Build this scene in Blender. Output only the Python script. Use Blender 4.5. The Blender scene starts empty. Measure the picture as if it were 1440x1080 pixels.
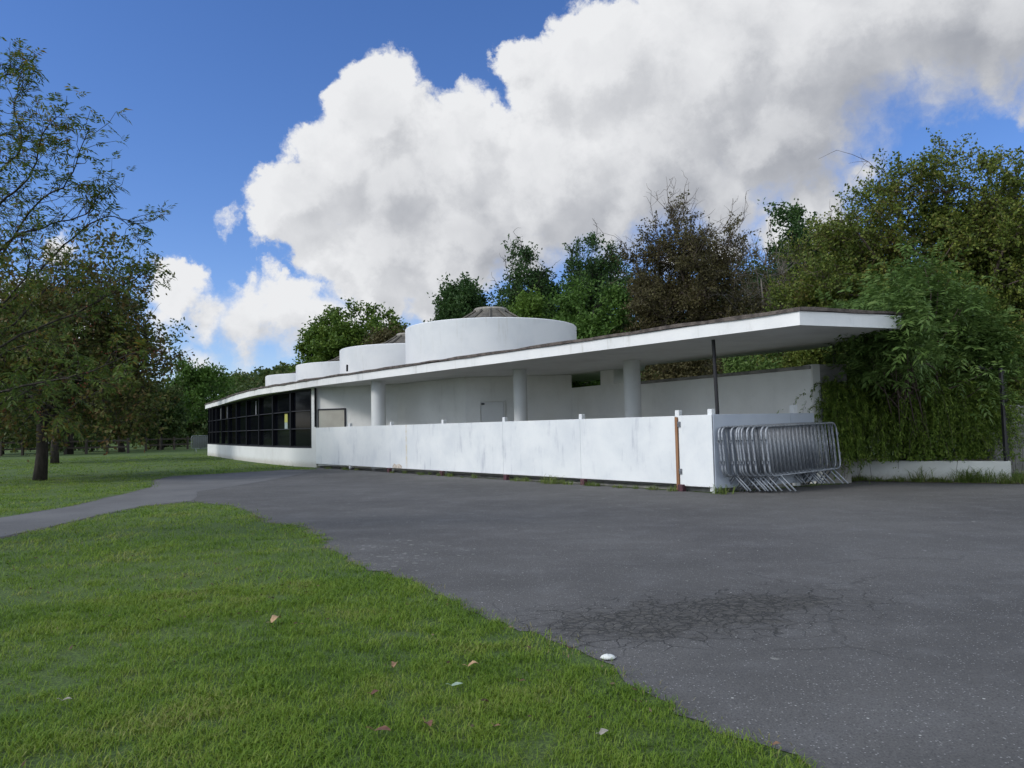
import bpy, math, random
import numpy as np
from mathutils import Vector, Matrix
from mathutils.geometry import tessellate_polygon
rng = np.random.default_rng(7); random.seed(7)
R = math.radians
scene = bpy.context.scene
col = scene.collection
EYE = 1.2; F = 1075.0
PITCH = math.atan(63/F); ROLL = R(1.15)
ct, st, cr, sr = math.cos(PITCH), math.sin(PITCH), math.cos(ROLL), math.sin(ROLL)
FW = np.array([0, ct, st]); UP0 = np.array([0, -st, ct]); RT0 = np.array([1., 0, 0])
RT = cr*RT0 - sr*UP0; UPV = sr*RT0 + cr*UP0

def ray(x, y):
    return FW + (x-720)/F*RT - (y-540)/F*UPV
def pz(x, y, z=0.0):
    "point of the plane at height z seen at photo position x, y"
    d = ray(x, y); t = (z-EYE)/d[2]
    return np.array([0, 0, EYE]) + t*d
def pd(x, y, Y):
    d = ray(x, y); t = Y/d[1]
    return np.array([0, 0, EYE]) + t*d

# ------------------------------------------------------------------ objects
ORG = {}
def tag(o, label=None, cat=None, group=None, kind=None):
    if label: o['label'] = label
    if cat: o['category'] = cat
    if group: o['group'] = group
    if kind: o['kind'] = kind
    return o
def thing(name, loc, label, cat, group=None):
    o = bpy.data.objects.new(name, None); col.objects.link(o)
    o.location = tuple(float(v) for v in loc); o.empty_display_size = .2
    ORG[o.name] = np.array(loc, float)
    return tag(o, label, cat, group)
def copy_tree(o, parent=None):
    c = o.copy(); col.objects.link(c)
    if parent is not None: c.parent = parent
    for ch in [x for x in bpy.data.objects if x.parent == o]:
        copy_tree(ch, c)
    return c

class MB:
    def __init__(s): s.v = []; s.f = []; s.n = 0
    def add(s, v, f):
        v = np.asarray(v, float).reshape(-1, 3)
        s.v.append(v); s.f.extend([tuple(int(i)+s.n for i in q) for q in f]); s.n += len(v); return s
    def box(s, c, sz, rz=0.0, bev=0.0):
        c = np.array(c, float); hx, hy, hz = [a/2 for a in sz]
        b = min(bev, hx*.9, hy*.9, hz*.9)
        if b <= 0:
            P = np.array([[x, y, z] for z in (-hz, hz) for x, y in ((-hx, -hy), (hx, -hy), (hx, hy), (-hx, hy))])
            Fc = [(3, 2, 1, 0), (4, 5, 6, 7), (0, 1, 5, 4), (1, 2, 6, 5), (2, 3, 7, 6), (3, 0, 4, 7)]
        else:
            ring = lambda ix, iy, z: [[-ix, -hy+(hy-iy), z], [ix, -iy, z], [ix, iy, z], [-ix, iy, z]]
            def rg(e, z):
                x, y = hx-e, hy-e
                return [[-x, -y, z], [x, -y, z], [x, y, z], [-x, y, z]]
            P = np.array(rg(b, -hz)+rg(0, -hz+b)+rg(0, hz-b)+rg(b, hz))
            Fc = [(3, 2, 1, 0), (12, 13, 14, 15)]
            for k in range(3):
                for i in range(4):
                    j = (i+1) % 4; Fc.append((k*4+i, k*4+j, k*4+4+j, k*4+4+i))
        ca, sa = math.cos(rz), math.sin(rz)
        Q = P.copy(); Q[:, 0] = P[:, 0]*ca-P[:, 1]*sa; Q[:, 1] = P[:, 0]*sa+P[:, 1]*ca
        return s.add(Q+c, Fc)
    def seg(s, a, b, th, z0, z1, off=0.0, bev=0.0):
        "upright slab from plan point a to b, thickness th, off to its left"
        a = np.array(a[:2], float); b = np.array(b[:2], float); d = b-a; L = np.linalg.norm(d); d /= L
        n = np.array([-d[1], d[0]]); m = (a+b)/2+n*off
        return s.box((m[0], m[1], (z0+z1)/2), (L, th, z1-z0), math.atan2(d[1], d[0]), bev)
    def rframe(s, a, b, z0, z1, bw, th, off=0.0):
        "one-piece upright rectangular frame between plan points a and b; bw = (left, right, top, bottom)"
        a = np.array(a[:2], float); b = np.array(b[:2], float); L = np.linalg.norm(b-a); d = (b-a)/L; n = np.array([-d[1], d[0]])
        o4 = [(0, z0), (L, z0), (L, z1), (0, z1)]; i4 = [(bw[0], z0+bw[3]), (L-bw[1], z0+bw[3]), (L-bw[1], z1-bw[2]), (bw[0], z1-bw[2])]
        V = []
        for q in (off-th/2, off+th/2):
            for (u, z) in o4+i4: p = a+d*u+n*q; V.append((p[0], p[1], z))
        Fc = []
        for i in range(4):
            j = (i+1) % 4
            Fc += [(i, j, 4+j, 4+i), (8+i, 12+i, 12+j, 8+j), (i, 8+i, 8+j, j), (4+i, 4+j, 12+j, 12+i)]
        return s.add(V, Fc)
    def tube(s, pts, r, n=6, cap=True):
        pts = np.asarray(pts, float); k = len(pts)
        r = np.broadcast_to(np.asarray(r, float), (k,))
        t = np.gradient(pts, axis=0); t /= np.linalg.norm(t, axis=1)[:, None]+1e-9
        ref = np.array([0, 0, 1.]) if abs(t[0][2]) < .9 else np.array([1., 0, 0])
        V = []
        for i in range(k):
            u = np.cross(t[i], ref); u /= np.linalg.norm(u)+1e-9; w = np.cross(u, t[i])
            ref = w
            a = np.arange(n)*2*math.pi/n
            V.append(pts[i]+r[i]*(np.cos(a)[:, None]*u+np.sin(a)[:, None]*w))
        Fc = []
        for i in range(k-1):
            for j in range(n):
                q = (j+1) % n; Fc.append((i*n+j, (i+1)*n+j, (i+1)*n+q, i*n+q))
        if cap: Fc.append(tuple(range(n))); Fc.append(tuple(range((k-1)*n, k*n))[::-1])
        return s.add(np.vstack(V), Fc)
    def lathe(s, c, prof, n=48, cap=False):
        c = np.array(c, float); a = np.arange(n)*2*math.pi/n; V = []; Fc = []
        for r, z in prof: V.append(np.stack([c[0]+r*np.cos(a), c[1]+r*np.sin(a), np.full(n, c[2]+z)], 1))
        for i in range(len(prof)-1):
            for j in range(n):
                q = (j+1) % n; Fc.append((i*n+j, i*n+q, (i+1)*n+q, (i+1)*n+j))
        if cap: Fc.append(tuple(range((len(prof)-1)*n, len(prof)*n)))
        return s.add(np.vstack(V), Fc)
    def prism(s, poly, z0, z1):
        poly = [tuple(p[:2]) for p in poly]; n = len(poly)
        V = [(x, y, z0) for x, y in poly]+[(x, y, z1) for x, y in poly]
        tr = tessellate_polygon([[Vector((x, y, 0)) for x, y in poly]])
        Fc = [tuple(t) for t in tr]+[tuple(i+n for i in t) for t in tr]
        Fc += [(i, (i+1) % n, (i+1) % n+n, i+n) for i in range(n)]
        return s.add(V, Fc)
    def sheet(s, poly, z):
        n = len(poly); tr = tessellate_polygon([[Vector((p[0], p[1], 0)) for p in poly]])
        return s.add([(p[0], p[1], z) for p in poly], [tuple(t) for t in tr])
    def build(s, name, mat, parent=None, root=None, smooth=False, auto=False, fixn=True):
        V = np.vstack(s.v)
        root = root or parent
        if root is not None: V = V-ORG[root.name]
        me = bpy.data.meshes.new(name); me.from_pydata(V.tolist(), [], s.f); me.update()
        if fixn:
            import bmesh
            bm = bmesh.new(); bm.from_mesh(me); bmesh.ops.recalc_face_normals(bm, faces=bm.faces); bm.to_mesh(me); bm.free()
        if smooth: me.polygons.foreach_set('use_smooth', [True]*len(me.polygons))
        if auto:
            me.polygons.foreach_set('use_smooth', [True]*len(me.polygons)); me.set_sharp_from_angle(angle=R(35))
        me.materials.append(mat)
        o = bpy.data.objects.new(name, me); col.objects.link(o)
        if parent is not None: o.parent = parent
        return o
def part(o, label=None):
    if label: o['label'] = label
    return o

def quad_mesh(name, V, mat, parent=None, root=None, smooth=False):
    "V: (n,4,3) quads, each its own island"
    n = len(V); P = V.reshape(-1, 3)
    root = root or parent
    if root is not None: P = P-ORG[root.name]
    me = bpy.data.meshes.new(name)
    me.vertices.add(n*4); me.vertices.foreach_set('co', P.astype(np.float32).ravel())
    me.loops.add(n*4); me.loops.foreach_set('vertex_index', np.arange(n*4, dtype=np.int32))
    me.polygons.add(n); me.polygons.foreach_set('loop_start', np.arange(n, dtype=np.int32)*4)
    me.update(calc_edges=True)
    me.materials.append(mat)
    o = bpy.data.objects.new(name, me); col.objects.link(o)
    if parent is not None: o.parent = parent
    return o

# ------------------------------------------------------------------ materials
class NT:
    def __init__(s, nt): s.nt = nt
    def n(s, t, **kw):
        nd = s.nt.nodes.new(t)
        for k, v in kw.items():
            if k.startswith('i_'):
                nd.inputs[int(k[2:]) if k[2:].isdigit() else k[2:].replace('_', ' ')].default_value = v
            else: setattr(nd, k, v)
        return nd
    def l(s, a, b): s.nt.links.new(a, b)
    def math(s, op, a, b=None, c=None, clamp=False):
        nd = s.nt.nodes.new('ShaderNodeMath'); nd.operation = op; nd.use_clamp = clamp
        for i, v in enumerate((a, b, c)):
            if v is None: continue
            if isinstance(v, (int, float)): nd.inputs[i].default_value = v
            else: s.l(v, nd.inputs[i])
        return nd.outputs[0]
    def mapr(s, v, a, b, c=0., d=1., sm=True):
        nd = s.nt.nodes.new('ShaderNodeMapRange'); nd.interpolation_type = 'SMOOTHSTEP' if sm else 'LINEAR'
        s.l(v, nd.inputs[0])
        for i, x in enumerate((a, b, c, d)): nd.inputs[i+1].default_value = x
        return nd.outputs[0]
    def mix(s, f, a, b, mode='MIX'):
        nd = s.nt.nodes.new('ShaderNodeMix'); nd.data_type = 'RGBA'; nd.blend_type = mode
        for i, v in ((0, f), (6, a), (7, b)):
            if isinstance(v, (int, float)): nd.inputs[i].default_value = v
            elif isinstance(v, tuple): nd.inputs[i].default_value = (*v[:3], 1)
            else: s.l(v, nd.inputs[i])
        return nd.outputs[2]
    def noise(s, vec, scale, detail=4, rough=.55, out=0, dist=0.):
        nd = s.n('ShaderNodeTexNoise'); nd.inputs['Scale'].default_value = scale
        nd.inputs['Detail'].default_value = detail; nd.inputs['Roughness'].default_value = rough
        nd.inputs['Distortion'].default_value = dist
        if vec is not None: s.l(vec, nd.inputs['Vector'])
        return nd.outputs[out]
    def scalev(s, vec, sc):
        nd = s.n('ShaderNodeMapping'); nd.inputs['Scale'].default_value = sc; s.l(vec, nd.inputs[0]); return nd.outputs[0]
def mat(name, rough=.8, color=(.5, .5, .5), metal=0., spec=.5):
    m = bpy.data.materials.new(name); m.use_nodes = True
    b = m.node_tree.nodes['Principled BSDF']; b.inputs['Base Color'].default_value = (*color, 1)
    b.inputs['Roughness'].default_value = rough; b.inputs['Metallic'].default_value = metal
    b.inputs['Specular IOR Level'].default_value = spec
    k = NT(m.node_tree); k.b = b; k.obj = k.n('ShaderNodeTexCoord').outputs['Object']
    return m, k
def bump(k, h, strength=.3, dist=.01):
    nd = k.n('ShaderNodeBump'); nd.inputs['Strength'].default_value = strength; nd.inputs['Distance'].default_value = dist
    k.l(h, nd.inputs['Height']); k.l(nd.outputs[0], k.b.inputs['Normal'])

def paint_white(name, c1, c2, dirt=(.45, .44, .40), dirt_amt=.35, rough=.62, streak=True, low=None, sc=1.0):
    m, k = mat(name, rough)
    big = k.noise(k.obj, .9*sc, 5, .6); st_ = k.noise(k.scalev(k.obj, (3.2*sc, 3.2*sc, .45*sc)), 1.6, 5, .65)
    fine = k.noise(k.obj, 14, 4, .6)
    c = k.mix(k.mapr(big, .35, .7), c1, c2)
    d = k.math('MULTIPLY', k.mapr(st_, .52, .74), k.mapr(big, .42, .62))
    c = k.mix(k.math('MULTIPLY', d, dirt_amt), c, dirt)
    c = k.mix(k.math('MULTIPLY', k.mapr(fine, .55, .8), .12), c, dirt)
    if low is not None:
        sep = k.n('ShaderNodeSeparateXYZ'); k.l(k.obj, sep.inputs[0])
        z = k.math('ADD', sep.outputs[2], k.math('MULTIPLY', k.math('SUBTRACT', fine, .5), .25))
        c = k.mix(k.mapr(z, low[0], low[1], .55, 0.), c, (.30, .27, .21))
    k.l(c, k.b.inputs['Base Color'])
    h = k.math('ADD', k.math('MULTIPLY', fine, .6), k.noise(k.obj, 90, 2))
    bump(k, h, .25, .004)
    return m
M = {}
M['render'] = paint_white('white_render', (.70, .71, .71), (.64, .65, .65), dirt_amt=.45, low=(0.02, .28))
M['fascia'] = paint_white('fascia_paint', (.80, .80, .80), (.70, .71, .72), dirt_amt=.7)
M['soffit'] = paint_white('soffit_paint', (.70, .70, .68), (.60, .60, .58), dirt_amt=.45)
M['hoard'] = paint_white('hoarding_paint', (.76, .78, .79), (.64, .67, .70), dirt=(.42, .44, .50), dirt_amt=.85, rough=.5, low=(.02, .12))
M['retp'] = paint_white('shaded_grey_board', (.44, .48, .55), (.38, .42, .50), dirt_amt=.5, rough=.5)  # partly the board's own grey, partly canopy and barrier shade put into the colour
M['drum'] = paint_white('drum_paint', (.70, .71, .73), (.62, .64, .67), dirt_amt=.55)
M['wallin'] = paint_white('inner_wall_paint', (.78, .78, .76), (.70, .70, .68), dirt_amt=.3)
M['planter'] = paint_white('planter_paint', (.72, .72, .69), (.60, .60, .56), dirt_amt=.6, low=(.0, .22))
M['postw'] = paint_white('white_post_paint', (.74, .76, .78), (.66, .68, .70), dirt_amt=.5)
m, k = mat('roof_felt', .9); n1 = k.noise(k.obj, 6, 5, .65); n2 = k.noise(k.scalev(k.obj, (1, 1, 8)), 14, 4)
k.l(k.mix(k.mapr(n1, .35, .65), (.055, .045, .042), (.15, .125, .11)), k.b.inputs['Base Color']); bump(k, n2, .7, .02); M['felt'] = m
m, k = mat('cone_roof', .85); n1 = k.noise(k.obj, 5, 5, .65)
k.l(k.mix(k.mapr(n1, .35, .65), (.06, .055, .048), (.13, .118, .10)), k.b.inputs['Base Color']); bump(k, k.noise(k.obj, 40, 3), .5, .01); M['cone'] = m
m, k = mat('ring_concrete', .85); n1 = k.noise(k.obj, 9, 5, .65)
k.l(k.mix(k.mapr(n1, .35, .65), (.17, .16, .14), (.30, .28, .25)), k.b.inputs['Base Color']); M['ring'] = m
m, k = mat('concrete', .9); n1 = k.noise(k.obj, 4, 6, .65)
k.l(k.mix(k.mapr(n1, .3, .7), (.16, .155, .145), (.30, .29, .27)), k.b.inputs['Base Color']); bump(k, k.noise(k.obj, 60, 3), .4, .005); M['conc'] = m
m, k = mat('black_frame', .6, (.006, .0065, .010), spec=.15); M['black'] = m
m, k = mat('frame_dull', .6, (.038, .038, .048), spec=.2); M['sill'] = m
m, k = mat('dark_glass', .08, (.003, .0035, .006), spec=.07)
bump(k, k.noise(k.obj, 1.3, 2), .08, .02); M['glass'] = m
m, k = mat('interior_dark', .9, (.02, .02, .022)); M['inter'] = m
m, k = mat('grey_blind', .8, (.30, .31, .34)); M['blind'] = m
m, k = mat('board_beige', .7); k.l(k.mix(k.mapr(k.noise(k.obj, 2, 4), .3, .7), (.40, .38, .33), (.48, .47, .41)), k.b.inputs['Base Color']); M['board'] = m
m, k = mat('notice_yellow', .6); M['yellow'] = m; k.b.inputs['Base Color'].default_value = (.42, .42, .10, 1)
m, k = mat('notice_grey', .6, (.30, .36, .36)); M['ngrey'] = m
m, k = mat('galvanised', .5, metal=.5); n1 = k.noise(k.obj, 18, 4, .6)
k.l(k.mix(k.mapr(n1, .35, .7), (.20, .22, .25), (.38, .40, .44)), k.b.inputs['Base Color']); M['galv'] = m
m, k = mat('galvanised_dull', .42, metal=.7); n1 = k.noise(k.obj, 18, 4, .6)
k.l(k.mix(k.mapr(n1, .35, .7), (.13, .14, .16), (.27, .28, .31)), k.b.inputs['Base Color']); M['galvd'] = m
m, k = mat('mesh_grey', .6, (.13, .14, .14)); M['meshg'] = m
m, k = mat('batten_wood', .8); n1 = k.noise(k.scalev(k.obj, (20, 20, 1.2)), 2, 5)
k.l(k.mix(k.mapr(n1, .3, .7), (.19, .085, .04), (.34, .19, .10)), k.b.inputs['Base Color']); M['batten'] = m
m, k = mat('maroon_paint', .7); n1 = k.noise(k.obj, 20, 4)
k.l(k.mix(k.mapr(n1, .3, .7), (.055, .02, .028), (.10, .035, .045)), k.b.inputs['Base Color']); M['maroon'] = m
m, k = mat('steel_dark', .5, (.013, .012, .016), spec=.5); M['steel'] = m
m, k = mat('old_timber', .9, (.05, .042, .034)); M['timber'] = m
m, k = mat('stain_peel', .9); n1 = k.noise(k.obj, 12, 4)
k.l(k.mix(k.mapr(n1, .4, .6), (.62, .58, .49), (.66, .66, .66)), k.b.inputs['Base Color']); M['stain'] = m
m, k = mat('peeled_ply', .9); n1 = k.noise(k.obj, 16, 4)
k.l(k.mix(k.mapr(n1, .4, .6), (.40, .33, .27), (.62, .57, .51)), k.b.inputs['Base Color']); M['peel'] = m

def leaf_mat(name, cols, trans=.3, scale=.8, rough=.6, wt=.38):
    m, k = mat(name, rough, spec=.25)
    geo = k.n('ShaderNodeNewGeometry'); rnd = geo.outputs['Random Per Island']
    cl = k.noise(k.obj, scale, 3, .6)
    v = k.math('ADD', k.math('MULTIPLY', rnd, 1-wt), k.math('MULTIPLY', k.mapr(cl, .3, .7), wt))
    rp = k.n('ShaderNodeValToRGB'); e = rp.color_ramp.elements
    e[0].position = 0; e[0].color = (*cols[0], 1); e[1].position = 1; e[1].color = (*cols[-1], 1)
    for i, c in enumerate(cols[1:-1]):
        x = e.new((i+1)/(len(cols)-1)); x.color = (*c, 1)
    k.l(v, rp.inputs[0]); k.l(rp.outputs[0], k.b.inputs['Base Color'])
    tr = k.n('ShaderNodeBsdfTranslucent'); k.l(rp.outputs[0], tr.inputs[0])
    mx = k.n('ShaderNodeMixShader'); mx.inputs[0].default_value = trans
    k.l(k.b.outputs[0], mx.inputs[1]); k.l(tr.outputs[0], mx.inputs[2])
    k.l(mx.outputs[0], m.node_tree.nodes['Material Output'].inputs[0])
    return m
def bark_mat(name, a, b):
    m, k = mat(name, .95); n1 = k.noise(k.scalev(k.obj, (1, 1, .25)), 14, 5, .65)
    k.l(k.mix(k.mapr(n1, .3, .7), a, b), k.b.inputs['Base Color']); bump(k, n1, .8, .03); return m
M['bark'] = bark_mat('bark_dark', (.012, .010, .008), (.042, .034, .028))
M['barkg'] = bark_mat('bark_grey', (.10, .085, .075), (.22, .20, .175))
M['barkb'] = bark_mat('bark_brown', (.05, .036, .03), (.13, .10, .08))
L = {}
L['oak'] = leaf_mat('oak_leaves', [(.035, .075, .012), (.062, .115, .016), (.10, .165, .022), (.16, .22, .035)])
L['dark'] = leaf_mat('dark_leaves', [(0.027, 0.062, 0.019), (0.044, 0.094, 0.025), (0.069, 0.125, 0.035)])
L['mid'] = leaf_mat('mid_green_leaves', [(0.042, 0.090, 0.017), (0.072, 0.144, 0.024), (0.108, 0.192, 0.036)])
L['bright'] = leaf_mat('bright_leaves', [(.05, .10, .016), (.09, .16, .022), (.13, .21, .035)])
L['haw'] = leaf_mat('hawthorn_leaves', [(.045, .065, .016), (.075, .115, .02), (.115, .155, .026), (.165, .19, .035), (.16, .11, .035)], scale=.6)
L['brown'] = leaf_mat('brown_leaves', [(.045, .040, .020), (.075, .066, .028), (.10, .092, .035), (.10, .075, .035)])
L['rusty'] = leaf_mat('rusty_leaves', [(.035, .055, .014), (.06, .085, .018), (.09, .11, .024), (.12, .085, .028), (.13, .06, .028)])
L['rowan'] = leaf_mat('rowan_leaves', [(0.036, 0.072, 0.014), (0.066, 0.108, 0.022), (0.108, 0.150, 0.026), (0.264, 0.144, 0.024)], trans=.35)
L['berry'] = leaf_mat('berry_red', [(.12, .02, .015), (.2, .04, .02)], trans=0)
L['elder'] = leaf_mat('elder_leaves', [(.050, .095, .022), (.085, .15, .032), (.15, .22, .06)], trans=.3)
L['droop'] = leaf_mat('drooping_leaves', [(.035, .070, .012), (.09, .15, .022), (.17, .25, .038), (.30, .39, .08)], scale=7., wt=.65)
L['far'] = leaf_mat('far_wood_leaves', [(.03, .055, .016), (.05, .085, .022), (.08, .11, .028), (.085, .075, .03)], scale=.12)
L['shade'] = leaf_mat('shade_leaves', [(0.023, 0.052, 0.014), (0.040, 0.075, 0.018), (0.063, 0.098, 0.025), (0.081, 0.075, 0.023)], scale=.5)
L['weed'] = leaf_mat('weed_leaves', [(.08, .13, .025), (.13, .19, .04), (.24, .24, .09)])
L['grass'] = leaf_mat('grass_blades', [(.045, .095, .012), (.105, .19, .018), (.155, .25, .026), (.20, .27, .04), (.32, .30, .12)], trans=.35, scale=1.1, rough=.5, wt=.5)

# ------------------------------------------------------------------ camera
cam_d = bpy.data.cameras.new('camera'); cam = bpy.data.objects.new('camera', cam_d); col.objects.link(cam)
cam_d.sensor_width = 36; cam_d.lens = 36*F/1440; cam_d.clip_end = 3000; cam_d.clip_start = .05
mm = Matrix(((RT[0], UPV[0], -FW[0], 0), (RT[1], UPV[1], -FW[1], 0), (RT[2], UPV[2], -FW[2], EYE), (0, 0, 0, 1)))
cam.matrix_world = mm; scene.camera = cam

# ------------------------------------------------------------------ world: sky and clouds
SUN_EL, SUN_AZ = R(38), R(-112)      # azimuth from +Y towards +X
sun_dir = Vector((math.sin(SUN_AZ)*math.cos(SUN_EL), math.cos(SUN_AZ)*math.cos(SUN_EL), math.sin(SUN_EL)))
w = bpy.data.worlds.new('World'); scene.world = w; w.use_nodes = True
nt = w.node_tree; nt.nodes.clear(); k = NT(nt)
sky = k.n('ShaderNodeTexSky', sky_type='NISHITA', sun_disc=False); sky.sun_elevation = SUN_EL; sky.sun_rotation = SUN_AZ
sky.altitude = 200; sky.air_density = 1.0; sky.dust_density = .3; sky.ozone_density = 3.0
# cloud density as a node group of the direction
g = bpy.data.node_groups.new('cloud_density', 'ShaderNodeTree')
g.interface.new_socket('Vector', in_out='INPUT', socket_type='NodeSocketVector')
g.interface.new_socket('Value', in_out='OUTPUT', socket_type='NodeSocketFloat')
gk = NT(g); gi = g.nodes.new('NodeGroupInput'); go = g.nodes.new('NodeGroupOutput')
def vadd(k, a, b, sc=None):
    if sc is not None:
        s_ = k.n('ShaderNodeVectorMath', operation='SCALE'); k.l(b, s_.inputs[0]); s_.inputs['Scale'].default_value = sc; b = s_.outputs[0]
    a_ = k.n('ShaderNodeVectorMath', operation='ADD'); k.l(a, a_.inputs[0])
    k.l(b, a_.inputs[1]); return a_.outputs[0]
def cen(k, c):
    s_ = k.n('ShaderNodeVectorMath', operation='SUBTRACT'); k.l(c, s_.inputs[0]); s_.inputs[1].default_value = (.5, .5, .5); return s_.outputs[0]
vin = gi.outputs[0]
w1 = cen(gk, gk.noise(vin, 5.5, 3, .55, out=1)); w2 = cen(gk, gk.noise(vin, 19, 6, .62, out=1))
vv = vadd(gk, vin, w1, .10); vv = vadd(gk, vv, w2, .065)
blobs = [(530, 165, 80), (470, 240, 80), (425, 290, 72), (395, 320, 50), (560, 250, 110), (640, 215, 90), (650, 320, 100),
         (540, 340, 75), (600, 370, 60), (455, 365, 46), (505, 385, 44), (560, 395, 40), (720, 330, 70), (770, 130, 72), (722, 92, 34), (850, 120, 105), (780, 250, 120), (900, 230, 140), (1010, 110, 160),
         (1150, 50, 170), (1300, 0, 160), (1420, 10, 140), (1090, 200, 115), (990, 270, 90), (860, 310, 70), (1130, 280, 62), (1205, 250, 48), (1160, 310, 45),
         (1080, 320, 45), (1000, 340, 40),
         (245, 408, 38), (292, 440, 30), (350, 452, 44), (400, 440, 38), (450, 462, 50), (520, 440, 42), (585, 445, 34), (285, 500, 32),
         (345, 490, 34), (225, 450, 22), (322, 322, 20), (95, 365, 26), (120, 478, 36), (60, 440, 30),
         (875, 385, 24), (940, 370, 26), (1060, 290, 30), (20, 510, 40), (640, 420, 30)]
acc = None
for (x, y, r) in blobs:
    d = ray(x, y); s_ = np.linalg.norm(d); d = d/s_; rr = (1.03 if y < 375 or x > 800 else 1.32)*r/F/s_
    dn = gk.n('ShaderNodeVectorMath', operation='DISTANCE'); gk.l(vv, dn.inputs[0]); dn.inputs[1].default_value = tuple(d)
    q = gk.math('MULTIPLY_ADD', dn.outputs['Value'], -1/rr, 1.0)
    q = gk.math('MULTIPLY', q, min(1.0, .25+rr*9) if r > 21 else .16)
    acc = q if acc is None else gk.math('SMOOTH_MAX', acc, q, .12)
# clouds of the rest of the sky, away from the frame
fd = gk.n('ShaderNodeVectorMath', operation='DISTANCE'); gk.l(vin, fd.inputs[0]); fd.inputs[1].default_value = tuple(ray(720, 420)/np.linalg.norm(ray(720, 420)))
away = gk.mapr(fd.outputs['Value'], .80, 1.15, -2.2, 0.0)
other = gk.math('ADD', gk.math('MULTIPLY', gk.math('SUBTRACT', gk.noise(vin, 2.1, 5, .55), .42), 3.0), away)
acc = gk.math('MAXIMUM', acc, other)
nz = gk.math('SUBTRACT', gk.noise(vv, 12, 9, .60), .5)
nz2 = gk.math('SUBTRACT', gk.noise(vin, 42, 6, .65), .5)
acc = gk.math('ADD', acc, gk.math('MULTIPLY', nz, .80)); acc = gk.math('ADD', acc, gk.math('MULTIPLY', nz2, .24))
gk.l(acc, go.inputs[0])
geo = k.n('ShaderNodeTexCoord'); nv = k.n('ShaderNodeVectorMath', operation='NORMALIZE'); k.l(geo.outputs['Generated'], nv.inputs[0]); dv = nv.outputs[0]
g1 = k.n('ShaderNodeGroup', node_tree=g); k.l(dv, g1.inputs[0])
# second reading a little towards the light (up and to the left) gives the relief
off = k.n('ShaderNodeVectorMath', operation='ADD'); k.l(dv, off.inputs[0]); off.inputs[1].default_value = (-.022, 0.0, .034)
g2 = k.n('ShaderNodeGroup', node_tree=g); k.l(off.outputs[0], g2.inputs[0])
den = g1.outputs[0]
# the shaded flat undersides of the big cloud
under = None
wdv = vadd(k, dv, cen(k, k.noise(dv, 4.5, 4, .6, out=1)), .16)
for (x, y, r) in [(1010, 300, 110), (1110, 235, 120), (1220, 170, 110), (1330, 110, 110), (1420, 90, 90), (860, 335, 85), (920, 300, 80), (690, 350, 50), (780, 350, 60)]:
    d = ray(x, y); s_ = np.linalg.norm(d); d = d/s_
    dn = k.n('ShaderNodeVectorMath', operation='DISTANCE'); k.l(wdv, dn.inputs[0]); dn.inputs[1].default_value = tuple(d)
    q = k.math('MULTIPLY_ADD', dn.outputs['Value'], -F*s_/r/1.25, 1.0)
    under = q if under is None else k.math('SMOOTH_MAX', under, q, .2)
under = k.mapr(under, 0, .75, 0, 1)
sz_ = k.n('ShaderNodeSeparateXYZ'); k.l(dv, sz_.inputs[0])
awid = k.math('ADD', k.math('MULTIPLY_ADD', under, .40, .17), k.mapr(sz_.outputs[2], .22, .12, 0, .26))
alpha = k.math('DIVIDE', k.math('ADD', den, .02), awid, clamp=True)
alpha = k.mapr(alpha, 0, 1)
rel = k.math('SUBTRACT', den, g2.outputs[0])            # positive: facing the light
relb = k.mapr(rel, -.30, .34, 0, 1)
thick = k.mapr(den, .05, .75, 0, 1)
br = k.math('ADD', k.math('MULTIPLY', relb, .42), k.math('MULTIPLY', thick, -.20))
br = k.math('ADD', br, .66)
br = k.math('ADD', br, k.math('MULTIPLY', under, -.27))
br = k.math('ADD', br, k.math('MULTIPLY', k.math('SUBTRACT', k.noise(wdv, 13, 8, .60), .5), .55))
soft = k.noise(dv, 3.2, 4, .5)
br = k.math('ADD', br, k.math('MULTIPLY', k.math('SUBTRACT', soft, .5), .5), clamp=True)
ccol = k.mix(br, (.33, .35, .40), (.90, .91, .93))
# clouds overhead and behind the camera brightened, out of view, to add soft fill light
hi = k.mapr(fd_out := (lambda: (lambda n_: n_.outputs['Value'])((lambda n_: (k.l(dv, n_.inputs[0]), setattr(n_.inputs[1], 'default_value', tuple(ray(720, 420)/np.linalg.norm(ray(720, 420)))), n_)[2])(k.n('ShaderNodeVectorMath', operation='DISTANCE'))))(), .75, 1.15, 1.0, 1.75)
vm = k.n('ShaderNodeVectorMath', operation='SCALE'); k.l(ccol, vm.inputs[0]); k.l(hi, vm.inputs['Scale'])
skys = k.n('ShaderNodeVectorMath', operation='SCALE'); k.l(sky.outputs[0], skys.inputs[0]); skys.inputs['Scale'].default_value = 1.0
SKY_STR = .12
cl10 = k.n('ShaderNodeVectorMath', operation='SCALE'); k.l(k.mix(k.mapr(hi, 1.0, 1.9), vm.outputs[0], k.mix(1.0, vm.outputs[0], (.90, .97, 1.0), 'MULTIPLY')), cl10.inputs[0]); cl10.inputs['Scale'].default_value = 1/SKY_STR*.86
hs = k.n('ShaderNodeHueSaturation'); hs.inputs['Saturation'].default_value = 1.14; k.l(k.mix(1.0, skys.outputs[0], (1.02, 1.0, 1.20), 'MULTIPLY'), hs.inputs['Color'])
fin = k.mix(alpha, hs.outputs[0], cl10.outputs[0])
bg = k.n('ShaderNodeBackground'); bg.inputs['Strength'].default_value = SKY_STR; k.l(fin, bg.inputs[0])
wo = k.n('ShaderNodeOutputWorld'); k.l(bg.outputs[0], wo.inputs[0])
w.cycles.sampling_method = 'MANUAL'; w.cycles.sample_map_resolution = 512

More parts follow.
